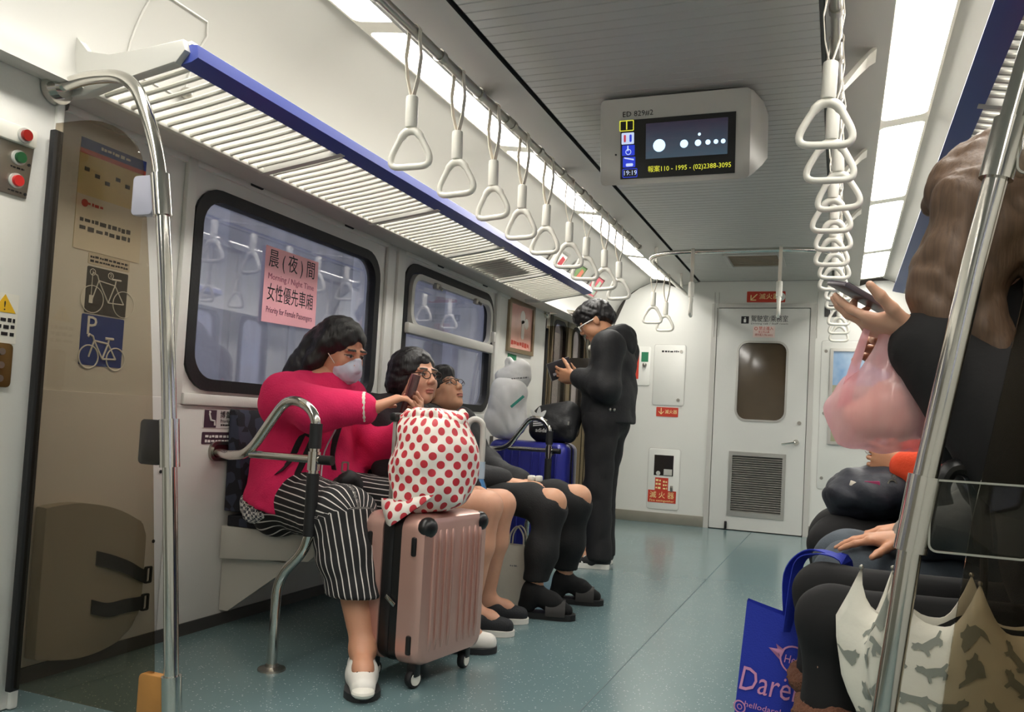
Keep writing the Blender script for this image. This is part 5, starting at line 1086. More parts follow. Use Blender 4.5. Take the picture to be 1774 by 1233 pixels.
part('earring', G().sph(tuple(T(.080, -.008, -.045)), .007, 10, 8), M('gold', (206, 170, 90), .25, 1.), wp)
one('phone', G().obox(ph, phw*.037, phu*.078, phn*.0045, .003), M('phone_rose_edge', (110, 64, 66), .25, .5), 'slim dark phone held up by the woman in pink', 'phone', ph)
earm = M('earphone_wire', (214, 212, 220), .4)
one('earphone_cable', G().tube(spd(*[snap(fj, p_, .006) for p_ in (A(-1.045, 2.62, .86), A(-1.02, 2.60, .78), A(-1.035, 2.585, .70), A(-1.01, 2.58, .62), A(-1.04, 2.57, .545), A(-1.05, 2.57, .50))]), .0028, 6), earm, 'thin white earphone cable hanging down the pink fleece', 'cable', (-1.03, 2.58, .50))
part('pocket_trim', G().tube([snap(fj, A(-1.10+.05*t_, 2.58, .60+.012*math.cos(t_*6)), .003) for t_ in np.linspace(0, 1, 7)], .012, 8, flat=.4), M('gingham_trim', (110, 108, 112), .8, var=.8, vs=160), wp)
hbm = M('black_webbing', (20, 20, 22), .65, var=.2, vs=40)
hbg = thing('shoulder_bag', 'small black crossbody bag with webbing strap on the pink lap', 'bag', U(-.93, 2.52, .53))
B = SDF(.007, .02); B.ell(U(-.925, 2.53, .575), (.045, .07, .045), None, .02).ell(U(-.90, 2.50, .60), (.03, .05, .03), None, .02); cloth(hbg, 'pouch', B, hbm, wrinkle(.003, 60, 3))
part('strap', G().ring_loft([[p+A(-.012, 0, 0), p+A(-.012, -.005, .002), p+A(.012, -.005, .002), p+A(.012, 0, 0)] for p in spd(*[snap(fj, p_, .004) for p_ in (A(-1.06, 2.80, .93), A(-1.03, 2.72, .86), A(-1.02, 2.66, .78), A(-1.0, 2.63, .70), A(-.985, 2.62, .63))])]), hbm, hbg)
part('buckle', G().ring(rrect(.03, .04, .006, 3), rrect(.018, .028, .004, 3), U(-.915, 2.485, .645), (.5, .86, 0), (0, 0, 1), (.004, -.003, 0)), steel2, hbg)
bk = thing('backpack', 'black rucksack strap and pouch hung over the near armrest', 'bag', U(-1.2, 2.36, .46))
B = SDF(.008, .03); B.ell((-1.20, 2.545, .545), (.055, .035, .075), None, .03).ell((-1.27, 2.56, .55), (.05, .035, .08), None, .03); cloth(bk, 'pouch', B, hbm, wrinkle(.004, 36, 7))
for q_ in (spd(*[snap(fj, p_, .008) for p_ in (A(-1.20, 2.52, .60), A(-1.16, 2.50, .68), A(-1.11, 2.50, .74), A(-1.07, 2.52, .75), A(-1.06, 2.54, .70))]), spd(*[snap(fj, p_, .008) for p_ in (A(-1.16, 2.52, .57), A(-1.12, 2.51, .64), A(-1.075, 2.53, .71))])):
    part('strap', G().ring_loft([[p+A(-.016, 0, -.008), p+A(-.016, -.006, -.008), p+A(.016, -.006, .008), p+A(.016, 0, .008)] for p in q_]), hbm, bk)
# ================================================= woman with glasses, bare legs
J = dict(pelvis=A(-1.19, 3.15, .53), belly=A(-1.17, 3.15, .64), chest=A(-1.13, 3.13, .75), neck=A(-1.065, 3.12, .88), head=A(-1.0, 3.11, 1.0), F=frame((.93, -.33, .10)),
         shR=A(-1.10, 2.96, .83), elR=A(-.98, 2.94, .62), wrR=A(-.74, 3.06, .555), shL=A(-1.12, 3.31, .83), elL=A(-.98, 3.34, .62), wrL=A(-.73, 3.19, .555),
         hipR=A(-1.17, 3.07, .50), knR=A(-.63, 3.09, .50), anR=A(-.68, 3.09, .085), toR=A(-.53, 3.12, .03), hipL=A(-1.17, 3.24, .50), knL=A(-.64, 3.26, .495), anL=A(-.70, 3.295, .085), toL=A(-.555, 3.35, .03))
w2 = thing('person', 'person with black hair and dark-rimmed glasses, bare legs, black slip-on shoes', 'person', (-1.18, 3.15, 0))
SK2 = (214, 164, 136)
make_body(w2, J, SK2, hands=[dict(w=J['wrR'], d=(.88, .35, -.25), n=(0, .5, -.8), th=(0, .8, .3), curl=(.5, .55, .6, .6), fore=(-.80, 3.03, .57)), dict(w=J['wrL'], d=(.88, -.4, -.2), n=(0, -.5, -.8), th=(0, -.8, .3), curl=(.5, .55, .6, .6), fore=(-.79, 3.22, .57))])
B = SDF(.0105, .06); B.chain([J['pelvis'], J['belly'], J['chest']], [.155, .15, .15], .07).chain([J['shR'], J['neck']+A(-.02, 0, -.05), J['shL']], [.085, .09, .085], .06)
for s in 'RL': B.chain([J['sh'+s], J['el'+s], J['wr'+s]], [.082, .066, .046], .05)
dkknit = M('dark_knit', (34, 26, 30), .9, var=.2, vs=40, bump=.2, bs=120); cloth(w2, 'jumper', B, dkknit, wrinkle(.004, 22, 12))
B = SDF(.0105, .05); B.cap((-1.19, 3.08, .50), (-1.19, 3.23, .50), .14, .14)
for s in 'RL': B.cap(J['hip'+s], J['hip'+s]*.45+J['kn'+s]*.55, .105, .092)
cloth(w2, 'shorts', B, M('dark_shorts', (26, 26, 32), .85, var=.15), wrinkle(.004, 24, 3))
slipm = M('black_canvas_shoe', (30, 32, 36), .75, bump=.2, bs=200); 
for s in 'RL': shoe(w2, 'shoe', J['an'+s], J['to'+s], slipm, whiteshoe, .06, .044)
T = lambda *p: J['head']+J['F']@A(p)
H = SDF(.005, .03); H.ell(T(0, -.024, .045), (.090, .104, .090), J['F'], .03).ell(T(.05, -.04, -.02), (.045, .06, .06), J['F'], .03).ell(T(-.05, -.04, -.02), (.045, .06, .06), J['F'], .03).ell(T(0, -.085, -.02), (.07, .05, .07), J['F'], .03)
H.ell(T(0, .13, -.02), (.068, .095, .085), J['F'], .01, True); cloth(w2, 'hair', H, blackhair, wrinkle(.0025, 70, 4))
spectacles(w2, J['head'], J['F'], 1., M('dark_tortoise', (40, 28, 24), .3), thick=.0021)
um = thing('walking_umbrella', 'closed umbrella with pale hooked handle held upright at the knees', 'umbrella', (-.705, 3.18, 0))
part('shaft', G().tube([(-.705, 3.18, .02), (-.705, 3.18, .70)], .006, 10), steel2, um); part('canopy', G().lathe([(.004, .05), (.02, .12), (.03, .30), (.034, .48), (.026, .56), (.012, .60)], (-.705, 3.18, 0), 14), M('blue_nylon', (60, 120, 176), .4, var=.15, vs=20), um)
part('handle', G().tube(spd((-.705, 3.18, .66), (-.705, 3.18, .79), (-.712, 3.175, .83), (-.738, 3.16, .843), (-.76, 3.15, .825), (-.765, 3.148, .79), n=5), .0125, 12), greyp, um)
part('sleeve', G().cyl((-.705, 3.18, .60), (-.705, 3.18, .67), .016, 14), M('pale_blue_plastic', (170, 190, 206), .3), um)
# ================================================= passenger with torn jeans, head leaned back
J = dict(pelvis=A(-1.12, 3.70, .52), belly=A(-1.15, 3.70, .62), chest=A(-1.17, 3.69, .73), neck=A(-1.165, 3.67, .865), head=A(-1.14, 3.655, .965), F=frame((.86, -.16, .48)),
         shR=A(-1.13, 3.50, .80), elR=A(-.99, 3.47, .60), wrR=A(-.745, 3.585, .565), shL=A(-1.15, 3.88, .80), elL=A(-1.0, 3.92, .60), wrL=A(-.73, 3.77, .555),
         hipR=A(-1.10, 3.60, .49), knR=A(-.505, 3.53, .495), anR=A(-.555, 3.475, .105), toR=A(-.41, 3.515, .035), hipL=A(-1.10, 3.79, .49), knL=A(-.475, 3.82, .50), anL=A(-.535, 3.845, .105), toL=A(-.385, 3.885, .035))
p3 = thing('person', 'passenger in black jacket and torn black jeans, head tilted back', 'person', (-1.12, 3.7, 0))
SK3 = (212, 162, 130)
make_body(p3, J, SK3, hands=[dict(w=J['wrR'], d=(.93, .35, -.05), n=(.1, .2, -.9), th=(0, .9, .1), curl=(.25, .3, .35, .4), fore=(-.80, 3.56, .575)), dict(w=J['wrL'], d=(.9, -.45, -.05), n=(0, -.2, -.9), th=(0, -.9, .2), curl=(.3, .3, .35, .4), fore=(-.79, 3.80, .57))])
B = SDF(.0105, .06); B.chain([J['pelvis']+A(.0, 0, 0), J['belly'], J['chest']], [.16, .155, .155], .07).chain([J['shR'], J['neck']+A(-.02, 0, -.055), J['shL']], [.09, .085, .09], .06).chain([J['neck']+A(.035*math.cos(a), .07*math.sin(a), -.01) for a in np.linspace(0, 6.28, 10)], .03, .03)
for s in 'RL': B.chain([J['sh'+s], J['el'+s], J['wr'+s]+A(-.02, 0, 0)], [.088, .074, .05], .05)
blackjk = M('black_jacket_cloth', (27, 27, 29), .7, var=.2, vs=30, bump=.15, bs=90); cloth(p3, 'jacket', B, blackjk, wrinkle(.005, 20, 21))
B = SDF(.008, .05); B.cut((0, 0, .155), (0, 0, -1)); B.cap((-1.11, 3.62, .49), (-1.11, 3.78, .49), .135, .135)
for s in 'RL':
    k_, h_, a_ = J['kn'+s], J['hip'+s], J['an'+s]; B.cap(h_, h_*.18+k_*.82, .092, .068).cap(h_*.18+k_*.82, k_+A(-.010, 0, -.03), .070, .066).cap(k_+A(-.008, 0, -.03), k_*.45+a_*.55, .066, .064).cap(k_*.45+a_*.55, k_*.05+a_*.95, .064, .052)
    B.ell(k_+A(.055, 0, .012), (.042, .048, .036), None, .006, True)
cloth(p3, 'torn_jeans', B, M('black_denim', (20, 20, 21), .8, var=.2, vs=60, bump=.15, bs=160), wrinkle(.0016, 34, 8))
sockm = M('black_sock', (14, 14, 15), .9)
for s in 'RL':
    a, to = J['an'+s], J['to'+s]; bk_ = nrm(A(a[0]-to[0], a[1]-to[1], 0)); B = SDF(.006, .03); B.chain([a+A(0, 0, .018), a+bk_*.024+A(0, 0, -.055)], [.041, .038]).chain([a, a*.45+to*.55+A(0, 0, .004), to+A(0, 0, .004)], [.043, .038, .027]); cloth(p3, 'sock', B, sockm)
    d = nrm(A(to[0]-a[0], to[1]-a[1], 0)); sd = A(-d[1], d[0], 0); hl = A(a[0], a[1], 0)-d*.06; ln = np.linalg.norm(A(to[0], to[1], 0)-hl)+.04
    sl_ = part('slider', G().ring_loft([[tuple(hl+d*ln*f+sd*w_*kk+A(0, 0, z)) for f, w_ in ((0, .02), (.1, .038), (.35, .038), (.7, .05), (.92, .04), (1, .015)) for kk in (1,)]+[tuple(hl+d*ln*f-sd*w_+A(0, 0, z)) for f, w_ in ((1, .015), (.92, .04), (.7, .05), (.35, .038), (.1, .038), (0, .02))] for z in (.001, .012, .026)]), M('slider_rubber', (24, 24, 25), .6), p3)
    c_ = hl+d*ln*.66
    part('slider_band', G().ring_loft([[tuple(c_+d*dx+sd*.053*math.cos(th)+A(0, 0, .018+.066*math.sin(th))) for th in np.linspace(0, PI, 12)] for dx in (-.045, -.02, .02, .04)], False, False), M('slider_band', (34, 32, 30), .6), sl_)
    part('patch', G().prism(circ(.020, 14), c_+d*-.01+A(0, 0, .0865), d, sd, (0, 0, .003)), M('cream_patch', (206, 190, 150), .7, var=.25, vs=60), sl_); part('patch_spot', G().prism(circ(.008, 10), c_+d*-.022+A(0, 0, .089), d, sd, (0, 0, .003)), M('red_brown_patch', (150, 70, 46), .7), sl_)
T = lambda *p: J['head']+J['F']@A(p)
H = SDF(.005, .03); H.ell(T(0, -.022, .045), (.086, .102, .088), J['F'], .03).ell(T(0, -.08, -.01), (.07, .05, .07), J['F'], .03).ell(T(0, .05, .085), (.06, .045, .03), J['F'], .03); H.ell(T(0, .13, -.025), (.075, .09, .083), J['F'], .01, True); cloth(p3, 'hair', H, blackhair, wrinkle(.0025, 70, 6))
spectacles(p3, J['head'], J['F'], 1., M('dark_tortoise', (40, 28, 24), .3), thick=.0018)
one('earphone_case', G().box((-.665, 3.625, .575), (-.635, 3.665, .60), .008, 3).box((-.632, 3.64, .572), (-.606, 3.68, .60), .007, 3), whitep, 'small white gadget in the hands over the torn jeans', 'gadget', (-.64, 3.65, .572))
# ================================================= standing man in black jacket
J = dict(pelvis=A(-.665, 4.98, .90), belly=A(-.66, 4.98, 1.03), chest=A(-.655, 4.98, 1.20), neck=A(-.68, 4.98, 1.385), head=A(-.765, 4.975, 1.485), F=frame((-.84, -.12, -.52)),
         shL=A(-.625, 4.79, 1.315), elL=A(-.62, 4.755, 1.075), wrL=A(-.845, 4.85, 1.135), shR=A(-.635, 5.17, 1.315), elR=A(-.66, 5.20, 1.075), wrR=A(-.865, 5.07, 1.13),
         hipL=A(-.665, 4.89, .86), knL=A(-.675, 4.885, .47), anL=A(-.645, 4.885, .09), toL=A(-.80, 4.85, .03), hipR=A(-.665, 5.07, .86), knR=A(-.70, 5.08, .47), anR=A(-.68, 5.09, .09), toR=A(-.84, 5.09, .03))
mn = thing('person', 'standing man in a black hooded jacket reading from a dark box', 'person', (-.67, 4.98, 0))
SKM = (198, 146, 112)
make_body(mn, J, SKM, hands=[dict(w=J['wrL'], d=(-.93, .25, .10), n=(-.1, .9, .35), th=(-.3, .1, .9), curl=(.3, .35, .4, .45), fore=(-.78, 4.82, 1.12), sc=1.08, tc=.3), dict(w=J['wrR'], d=(-.93, -.3, .10), n=(-.1, -.9, .35), th=(-.3, -.1, .9), curl=(.3, .35, .4, .45), fore=(-.80, 5.10, 1.12), sc=1.08, tc=.3)], slim=.95)
B = SDF(.010, .05).cut((0, 0, .865), (0, 0, -1)); B.chain([(-.66, 4.98, .80), (-.66, 4.98, .90), (-.655, 4.98, 1.05), (-.645, 4.98, 1.22)], [.158, .152, .146, .142], .06, ((0, 1, 0), 1.15)).chain([J['shL'], (-.65, 4.98, 1.33), J['shR']], [.09, .085, .09], .06)
for s in 'RL': B.chain([J['sh'+s], J['el'+s], J['wr'+s]+A(.035, 0, -.005)], [.088, .078, .056], .05)
cloth(mn, 'jacket', B, blackjk, wrinkle(.0045, 18, 31))
B = SDF(.008, .03); B.chain([A(-.665+.07*math.cos(a)+.02, 4.98+.095*math.sin(a), 1.395+.03*math.cos(a)) for a in np.linspace(0, 6.28, 14)], .036, .03).ell((-.565, 4.98, 1.35), (.06, .11, .085), None, .04); cloth(mn, 'hood', B, blackjk, wrinkle(.004, 30, 33))
B = SDF(.010, .035).cut((0, 0, .05), (0, 0, -1)); B.cap((-.665, 4.91, .88), (-.665, 5.05, .88), .125, .125)
for s in 'RL': B.chain([J['hip'+s], J['kn'+s], J['an'+s]+A(0, 0, -.03)], [.102, .080, .076], .03)
cloth(mn, 'trousers', B, M('black_trousers', (24, 23, 25), .8, var=.2, vs=30, bump=.1, bs=120), wrinkle(.004, 18, 35))
for s in 'RL':
    so = shoe(mn, 'trainer', J['an'+s], J['to'+s], M('black_trainer', (28, 28, 31), .6), whiteshoe, .075, .046, sole_t=.03); d = nrm(A(J['to'+s][0]-J['an'+s][0], J['to'+s][1]-J['an'+s][1], 0)); sd = A(-d[1], d[0], 0)
    sg = 1 if s == 'L' else -1
    for k in range(3): part('stripe', G().prism([(-.006, 0), (.006, 0), (-.010, .042), (-.022, .042)], A(J['an'+s][0], J['an'+s][1], .032)+d*(.045+.026*k)+sd*sg*(.0445-.002*k), d, A(0, 0, 1)-sd*sg*.25, sd*sg*.003), whiteink, so)
T = lambda *p: J['head']+J['F']@A(p)
H = SDF(.005, .03); H.ell(T(0, -.015, .05), (.088, .106, .088), J['F'], .03).ell(T(0, .055, .08), (.068, .055, .045), J['F'], .03).ell(T(0, .085, .055), (.055, .03, .035), J['F'], .02).ell(T(0, -.085, .0), (.066, .045, .06), J['F'], .03); H.ell(T(0, .135, -.04), (.085, .09, .08), J['F'], .008, True).ell(T(.085, .03, -.03), (.03, .06, .05), J['F'], .01, True).ell(T(-.085, .03, -.03), (.03, .06, .05), J['F'], .01, True)
cloth(mn, 'hair', H, blackhair, wrinkle(.004, 75, 9))
spectacles(mn, J['head'], J['F'], 1., M('white_frame', (236, 232, 228), .3), thick=.0034)
part('cord_stop', G().sph((-.775, 4.935, 1.32), .018, 10, 8), whitep, mn); 
for x, z in ((-.60, .945), (-.575, .945)): part('snap', G().sph((x, 4.80, z), .010, 10, 6), steel2, mn)
part('zip_tab', G().box((-.655, 4.803, 1.02), (-.648, 4.808, 1.055)), M('pink_tab', (190, 70, 100), .5), mn)
bo, bu, bv = A(-.965, 4.93, 1.185), nrm(A(-.75, -.55, -.38)), nrm(A(-.25, -.25, .60)); bv = nrm(bv-bu*(bv@bu)); bn = np.cross(bu, bv)
bkx = thing('dark_box', 'dark printed box held in the hands of the standing man', 'box', bo)
part('carton', G().obox(bo, bu*.075, bv*.055, bn*.012, .002), M('dark_carton', (58, 54, 58), .35, var=.35, vs=40), bkx); sgn = 1 if (bn@A(.6, -1, 0)) > 0 else -1
marks(bkx, bo+bn*sgn*.0125-bv*.02, bu*sgn, bv, .12, .03, M('pale_print', (190, 184, 190), .5), 1, 5)
# ================================================= long-haired woman on the right bench
J = dict(pelvis=A(1.17, 1.73, .53), belly=A(1.14, 1.73, .68), chest=A(1.09, 1.72, .88), neck=A(.985, 1.70, 1.13), head=A(.915, 1.69, 1.268), F=frame((-.86, .08, -.46)),
         shL=A(1.05, 1.555, 1.02), elL=A(.945, 1.535, .835), wrL=A(.79, 1.605, 1.03), shR=A(1.05, 1.89, 1.02), elR=A(.98, 1.93, .80), wrR=A(.80, 1.78, .98),
         hipL=A(1.12, 1.63, .50), knL=A(.665, 1.635, .515), anL=A(.69, 1.635, .10), toL=A(.56, 1.63, .035), hipR=A(1.12, 1.83, .50), knR=A(.65, 1.85, .525), anR=A(.67, 1.85, .10), toR=A(.54, 1.85, .035))
gp = thing('person', 'woman with long brown hair in a black coat looking at a phone', 'person', (1.15, 1.73, 0))
make_body(gp, J, (216, 170, 144), hands=[dict(w=J['wrL'], d=(-.93, .12, .22), n=(-.15, .25, .9), th=(.1, -.6, .8), curl=(.22, .25, .55, .75), fore=(.83, 1.59, .985), tc=.15, sc=1.0), dict(w=J['wrR'], d=(-.75, -.35, .45), n=(-.3, -.5, -.2), th=(0, -.3, .9), curl=(.5, .5, .6, .6), fore=(.85, 1.82, .94), tc=.2)])
coatm = M('black_wool_coat', (18, 17, 18), .9, var=.25, vs=14, bump=.08, bs=60)
B = SDF(.0105, .06); B.chain([J['pelvis'], J['belly'], J['chest']], [.185, .18, .165], .08).chain([J['shL'], J['neck']+A(.04, 0, -.05), J['shR']], [.095, .10, .095], .06).cap((1.15, 1.62, .52), (1.15, 1.84, .52), .15, .15)
for s in 'RL': B.chain([J['sh'+s], J['el'+s], J['el'+s]*.12+J['wr'+s]*.88], [.095, .085, .070], .05)
cloth(gp, 'coat', B, coatm, wrinkle(.005, 15, 41))
B = SDF(.008, .03); B.chain([J['neck']+A(.075*math.cos(a), .085*math.sin(a), .035-.03*math.cos(a)) for a in np.linspace(0, 6.28, 14)], .034); cloth(gp, 'collar', B, coatm)
B = SDF(.009, .05); B.cap((1.14, 1.65, .50), (1.14, 1.81, .50), .13, .13)
for s in 'RL': B.chain([J['hip'+s], J['kn'+s], J['kn'+s]*.62+J['an'+s]*.38, J['an'+s]+A(0, 0, .12)], [.088, .058, .052, .040], .03)
cloth(gp, 'leggings', B, M('black_leggings', (10, 9, 10), .85, var=.15, vs=20), wrinkle(.0012, 30, 43))
bootm = M('dark_brown_suede', (44, 32, 28), .85, var=.2, vs=30, bump=.2, bs=90); furm = M('brown_fur', (112, 72, 52), .95, var=.35, vs=120, bump=.9, bs=220)
for s in 'RL':
    a, to, k_ = J['an'+s], J['to'+s], J['kn'+s]; B = SDF(.008, .03); top = A(a[0]-.012, a[1], .34); B.chain([top, a+A(0, 0, .03), a+A(0, 0, -.04)], [.058, .054, .053]).chain([a+A(0, 0, -.045), a*.4+to*.6+A(0, 0, .005), to+A(0, 0, .012)], [.052, .05, .042])
    bt_ = cloth(gp, 'boot', B, bootm, wrinkle(.002, 30, 3)); part('sole', G().ring_loft([[(a[0]+.06-x*.27, a[1]+y*.05, z) for x, y in circ(.5, 18, .5, 0)] for z in (.002, .02)], True, True) if False else G().box((to[0]-.055, a[1]-.05, .001), (a[0]+.065, a[1]+.05, .022), .01), soleb, bt_)
    B = SDF(.006, .02); B.chain([top+A(.056*math.cos(q), .056*math.sin(q), .012+.006*math.sin(3*q)) for q in np.linspace(0, 6.28, 16)], .014); cloth(gp, 'fur_trim', B, furm, wrinkle(.003, 150, 5), parent=bt_)
    part('eyelet', G().ring(circ(.016, 16), circ(.010, 16), tuple(A(a[0]+.0, a[1]-.066, .30)), (1, 0, 0), (0, 0, 1), (0, -.004, 0)), steel2, bt_)
T = lambda *p: J['head']+J['F']@A(p)
brownhair = hair_mat('brown_hair', (62, 46, 36), (118, 92, 70), .6, .35)
H = SDF(.0055, .035); H.ell(T(0, -.022, .045), (.090, .108, .092), J['F'], .03).ell(T(-.02, .05, .055), (.055, .05, .045), J['F'], .04)
for off, pts in ((0, [T(-.085, .0, .02), T(-.095, .035, -.055), A(.86, 1.585, 1.10), A(.90, 1.56, .98)]), (0, [T(.085, .0, .02), T(.095, .035, -.055), A(.87, 1.79, 1.10), A(.90, 1.80, .98)]), (0, [T(0, -.10, .03), T(0, -.12, -.07), A(1.08, 1.70, 1.08), A(1.14, 1.71, .95)]), (0, [T(-.06, -.06, .02), T(-.085, -.05, -.08), A(1.0, 1.575, 1.05), A(1.03, 1.545, .90)]), (0, [T(-.085, .045, .02), T(-.085, .075, -.04), A(.815, 1.60, 1.12), A(.825, 1.585, 1.03)]), (0, [T(.06, -.06, .02), T(.085, -.05, -.08), A(1.0, 1.82, 1.05)])):
    H.chain([A(q) for q in spline(pts, 3)], [.05, .05, .05, .048, .046, .044, .04, .036, .032, .028][:3*(len(pts)-1)+1], .03)
H.ell(T(0, .15, -.03), (.058, .085, .10), J['F'], .012, True)
cloth(gp, 'hair', H, brownhair, wrinkle(.0035, 55, 44))
phc = A(.705, 1.625, 1.092); pa = nrm(A(.72, .45, -.36)); pn_ = nrm(A(.43, 0, .9)-pa*(A(.43, 0, .9)@pa)); pw = np.cross(pa, pn_)
gph = thing('phone', 'dark phone held by the long-haired woman', 'phone', phc); part('case', G().obox(phc, pa*.072, pw*.036, pn_*.0048, .003), M('phone_grey', (96, 88, 96), .3, .3), gph); part('screen', G().obox(phc+pn_*.0052, pa*.068, pw*.033, pn_*.0005), M('phone_glass', (60, 62, 70), .08), gph)
# pink plastic carrier hanging from the hand
pinkm = node_mat('pink_plastic_film', lambda nt, b: None)
def pink_build(nt):
    b = nt.nodes['Principled BSDF']; out = nt.nodes['Material Output']; nt.nodes.remove(b); tc = nd(nt, 'ShaderNodeTexCoord')
    mp_ = nd(nt, 'ShaderNodeMapping'); mp_.inputs['Scale'].default_value = (60, 30, 7); nt.links.new(tc.outputs['Object'], mp_.inputs[0]); no = nd(nt, 'ShaderNodeTexNoise'); no.inputs['Scale'].default_value = 1; no.inputs['Detail'].default_value = 4; nt.links.new(mp_.outputs[0], no.inputs['Vector'])
    c = mixc(nt, no.outputs[0], srgb(246, 204, 210), srgb(254, 232, 234)); bp_ = nd(nt, 'ShaderNodeBump'); bp_.inputs['Strength'].default_value = .5; bp_.inputs['Distance'].default_value = .006; nt.links.new(no.outputs[0], bp_.inputs['Height'])
    df = nd(nt, 'ShaderNodeBsdfDiffuse'); tl = nd(nt, 'ShaderNodeBsdfTranslucent'); gl = nd(nt, 'ShaderNodeBsdfGlossy'); gl.inputs['Roughness'].default_value = .25; tr = nd(nt, 'ShaderNodeBsdfTransparent'); tr.inputs[0].default_value = srgb(252, 222, 226)
    for x in (df, tl): nt.links.new(c, x.inputs[0]); nt.links.new(bp_.outputs[0], x.inputs['Normal'])
    nt.links.new(bp_.outputs[0], gl.inputs['Normal'])
    def mx(f, a, b_): m_ = nd(nt, 'ShaderNodeMixShader'); m_.inputs[0].default_value = f; nt.links.new(a, m_.inputs[1]); nt.links.new(b_, m_.inputs[2]); return m_.outputs[0]
    nt.links.new(mx(.50, mx(.06, mx(.6, df.outputs[0], tl.outputs[0]), gl.outputs[0]), tr.outputs[0]), out.inputs[0])
pink_build(pinkm.node_tree)
pbg = thing('plastic_bag', 'translucent pink plastic carrier bag hanging from the hand with the phone', 'bag', (.73, 1.63, .82))
B = SDF(.006, .03); B.ell((.72, 1.63, .895), (.075, .05, .058), None, .03).ell((.76, 1.63, .91), (.055, .05, .072), None, .04).cap((.668, 1.63, .85), (.785, 1.63, .845), .018, .016, .025).cap((.745, 1.63, .93), (.735, 1.612, 1.045), .045, .010, .05).cap((.695, 1.63, .92), (.66, 1.63, .89), .03, .012, .03)
cloth(pbg, 'sack', B, pinkm, wrinkle(.0035, 45, 51))
part('handle', G().ring_loft([[p+A(-.010*w_, 0, -.004), p+A(-.010*w_, -.002, -.004), p+A(.010*w_, -.002, .004), p+A(.010*w_, 0, .004)] for p, w_ in zip(spd((.668, 1.62, .90), (.682, 1.612, .96), (.700, 1.605, 1.03), (.708, 1.603, 1.06), n=4), np.linspace(1.3, .5, 13))]), pinkm, pbg)
food = M('wrapped_food', (246, 220, 192), .6, var=.15, vs=18)
B = SDF(.007, .015); B.ell((.755, 1.63, .905), (.045, .036, .052), None, .02).ell((.705, 1.635, .88), (.035, .033, .03), None, .02); o_ = cloth(pbg, 'contents', B, food, wrinkle(.004, 40, 52))
# cat-print umbrella
umb = thing('cat_umbrella', 'loosely closed white umbrella with grey cat prints behind the right windbreak', 'umbrella', (.90, 1.53, 0))
def canopy_pt(th, t, off=0.):
    """t = 0 at the tip below, 1 at the hem above; th round the shaft"""
    spike = (1-abs(math.sin(4*th)))**1.6; z = .05+t*(.505+.075*spike*t**6)
    r = float(np.interp(t, [0, .25, .5, .75, .9, 1.], [.012, .06, .125, .185, .195, .155]))*(1+.09*math.cos(8*th)*t)+off
    return A(.895+r*math.cos(th)-.02*t, 1.535+(r*.27+off)*math.sin(th), z)
NT = 96; g = G(); g.ring_loft([[canopy_pt(2*PI*k/NT, t) for k in range(NT)] for t in np.linspace(0.02, 1, 22)], True, False)
canm = M('white_umbrella_cloth', (226, 222, 208), .6, var=.05, vs=14, bump=.12, bs=40)
cn = part('canopy', g, canm, umb, 60); cn.modifiers.new('thick', 'SOLIDIFY').thickness = .0015
cats = [[(-.030, .0), (-.034, -.012), (-.028, -.022), (-.018, -.022), (-.022, -.013), (-.012, -.010), (.006, -.012), (.008, -.024), (.015, -.024), (.014, -.008), (.022, .002), (.030, .004), (.032, .012), (.026, .016), (.026, .021), (.021, .017), (.015, .017), (.010, .010), (-.010, .010), (-.024, .008), (-.040, .016), (-.044, .010)],
        [(-.014, -.024), (.016, -.024), (.018, -.006), (.012, .006), (.015, .014), (.013, .024), (.008, .019), (.002, .019), (-.002, .024), (-.004, .012), (-.012, .002), (-.016, -.012), (-.030, -.016), (-.034, -.026), (-.026, -.023)],
        [(-.040, .014), (-.030, .010), (-.010, .013), (.010, .018), (.018, .026), (.022, .021), (.029, .019), (.030, .012), (.022, .006), (.034, -.010), (.028, -.013), (.012, -.001), (-.008, -.003), (-.014, -.016), (-.020, -.016), (-.019, -.004), (-.026, .003)]]
catm = M('grey_cat_print', (140, 143, 134), .65, var=.05)
def on_canopy(poly, th0, t0, rot, sc_, m, name, flip=1):
    bm = bmesh.new(); ca, sa = math.cos(rot), math.sin(rot); vs = [bm.verts.new((flip*(x*ca-y*sa)*sc_, (x*sa+y*ca)*sc_, 0)) for x, y in poly]; es = [bm.edges.new((vs[i], vs[(i+1) % len(vs)])) for i in range(len(vs))]; bmesh.ops.triangle_fill(bm, use_beauty=True, edges=es)
    bmesh.ops.subdivide_edges(bm, edges=list(bm.edges), cuts=1)
    r = .03+.2*t0
    for v in bm.verts: p = canopy_pt(th0+v.co.x/max(.06, r*.85), t0+v.co.y/.55, .0022); v.co = p
    me = bpy.data.meshes.new(name); bm.to_mesh(me); bm.free(); return part(name, me, m, cn)
rr = random.Random(5)
for row, t0 in enumerate((.46, .56, .66, .76, .86, .94)):
    n_ = (6, 7, 8, 9, 9, 8)[row]
    for k in range(n_):
        th = -PI+.25+(k+.5*(row % 2))*(PI-.3)/n_
        on_canopy(cats[rr.randrange(3)], th, t0, rr.uniform(-.9, .9), .68, catm, 'cat_print', rr.choice((-1, 1)))
for th, tx in ((-1.15, 'Nico'), (-2.45, 'T')):
    me = text_mesh(tx, .05, (0, 0, 0), (1, 0, 0), (0, 1, 0), off=.0)
    for v in me.vertices: v.co = canopy_pt(th+v.co.x/.15, .62+v.co.y/.55+v.co.x*-.5, .004)
    part('lettering', me, redm, cn, 0)
part('shaft', G().tube([(.895, 1.535, .05), (.885, 1.535, .72)], .006, 10), blackp, umb); part('tip', G().cyl((.897, 1.535, 0), (.896, 1.535, .06), .005, 10), steel2, umb)
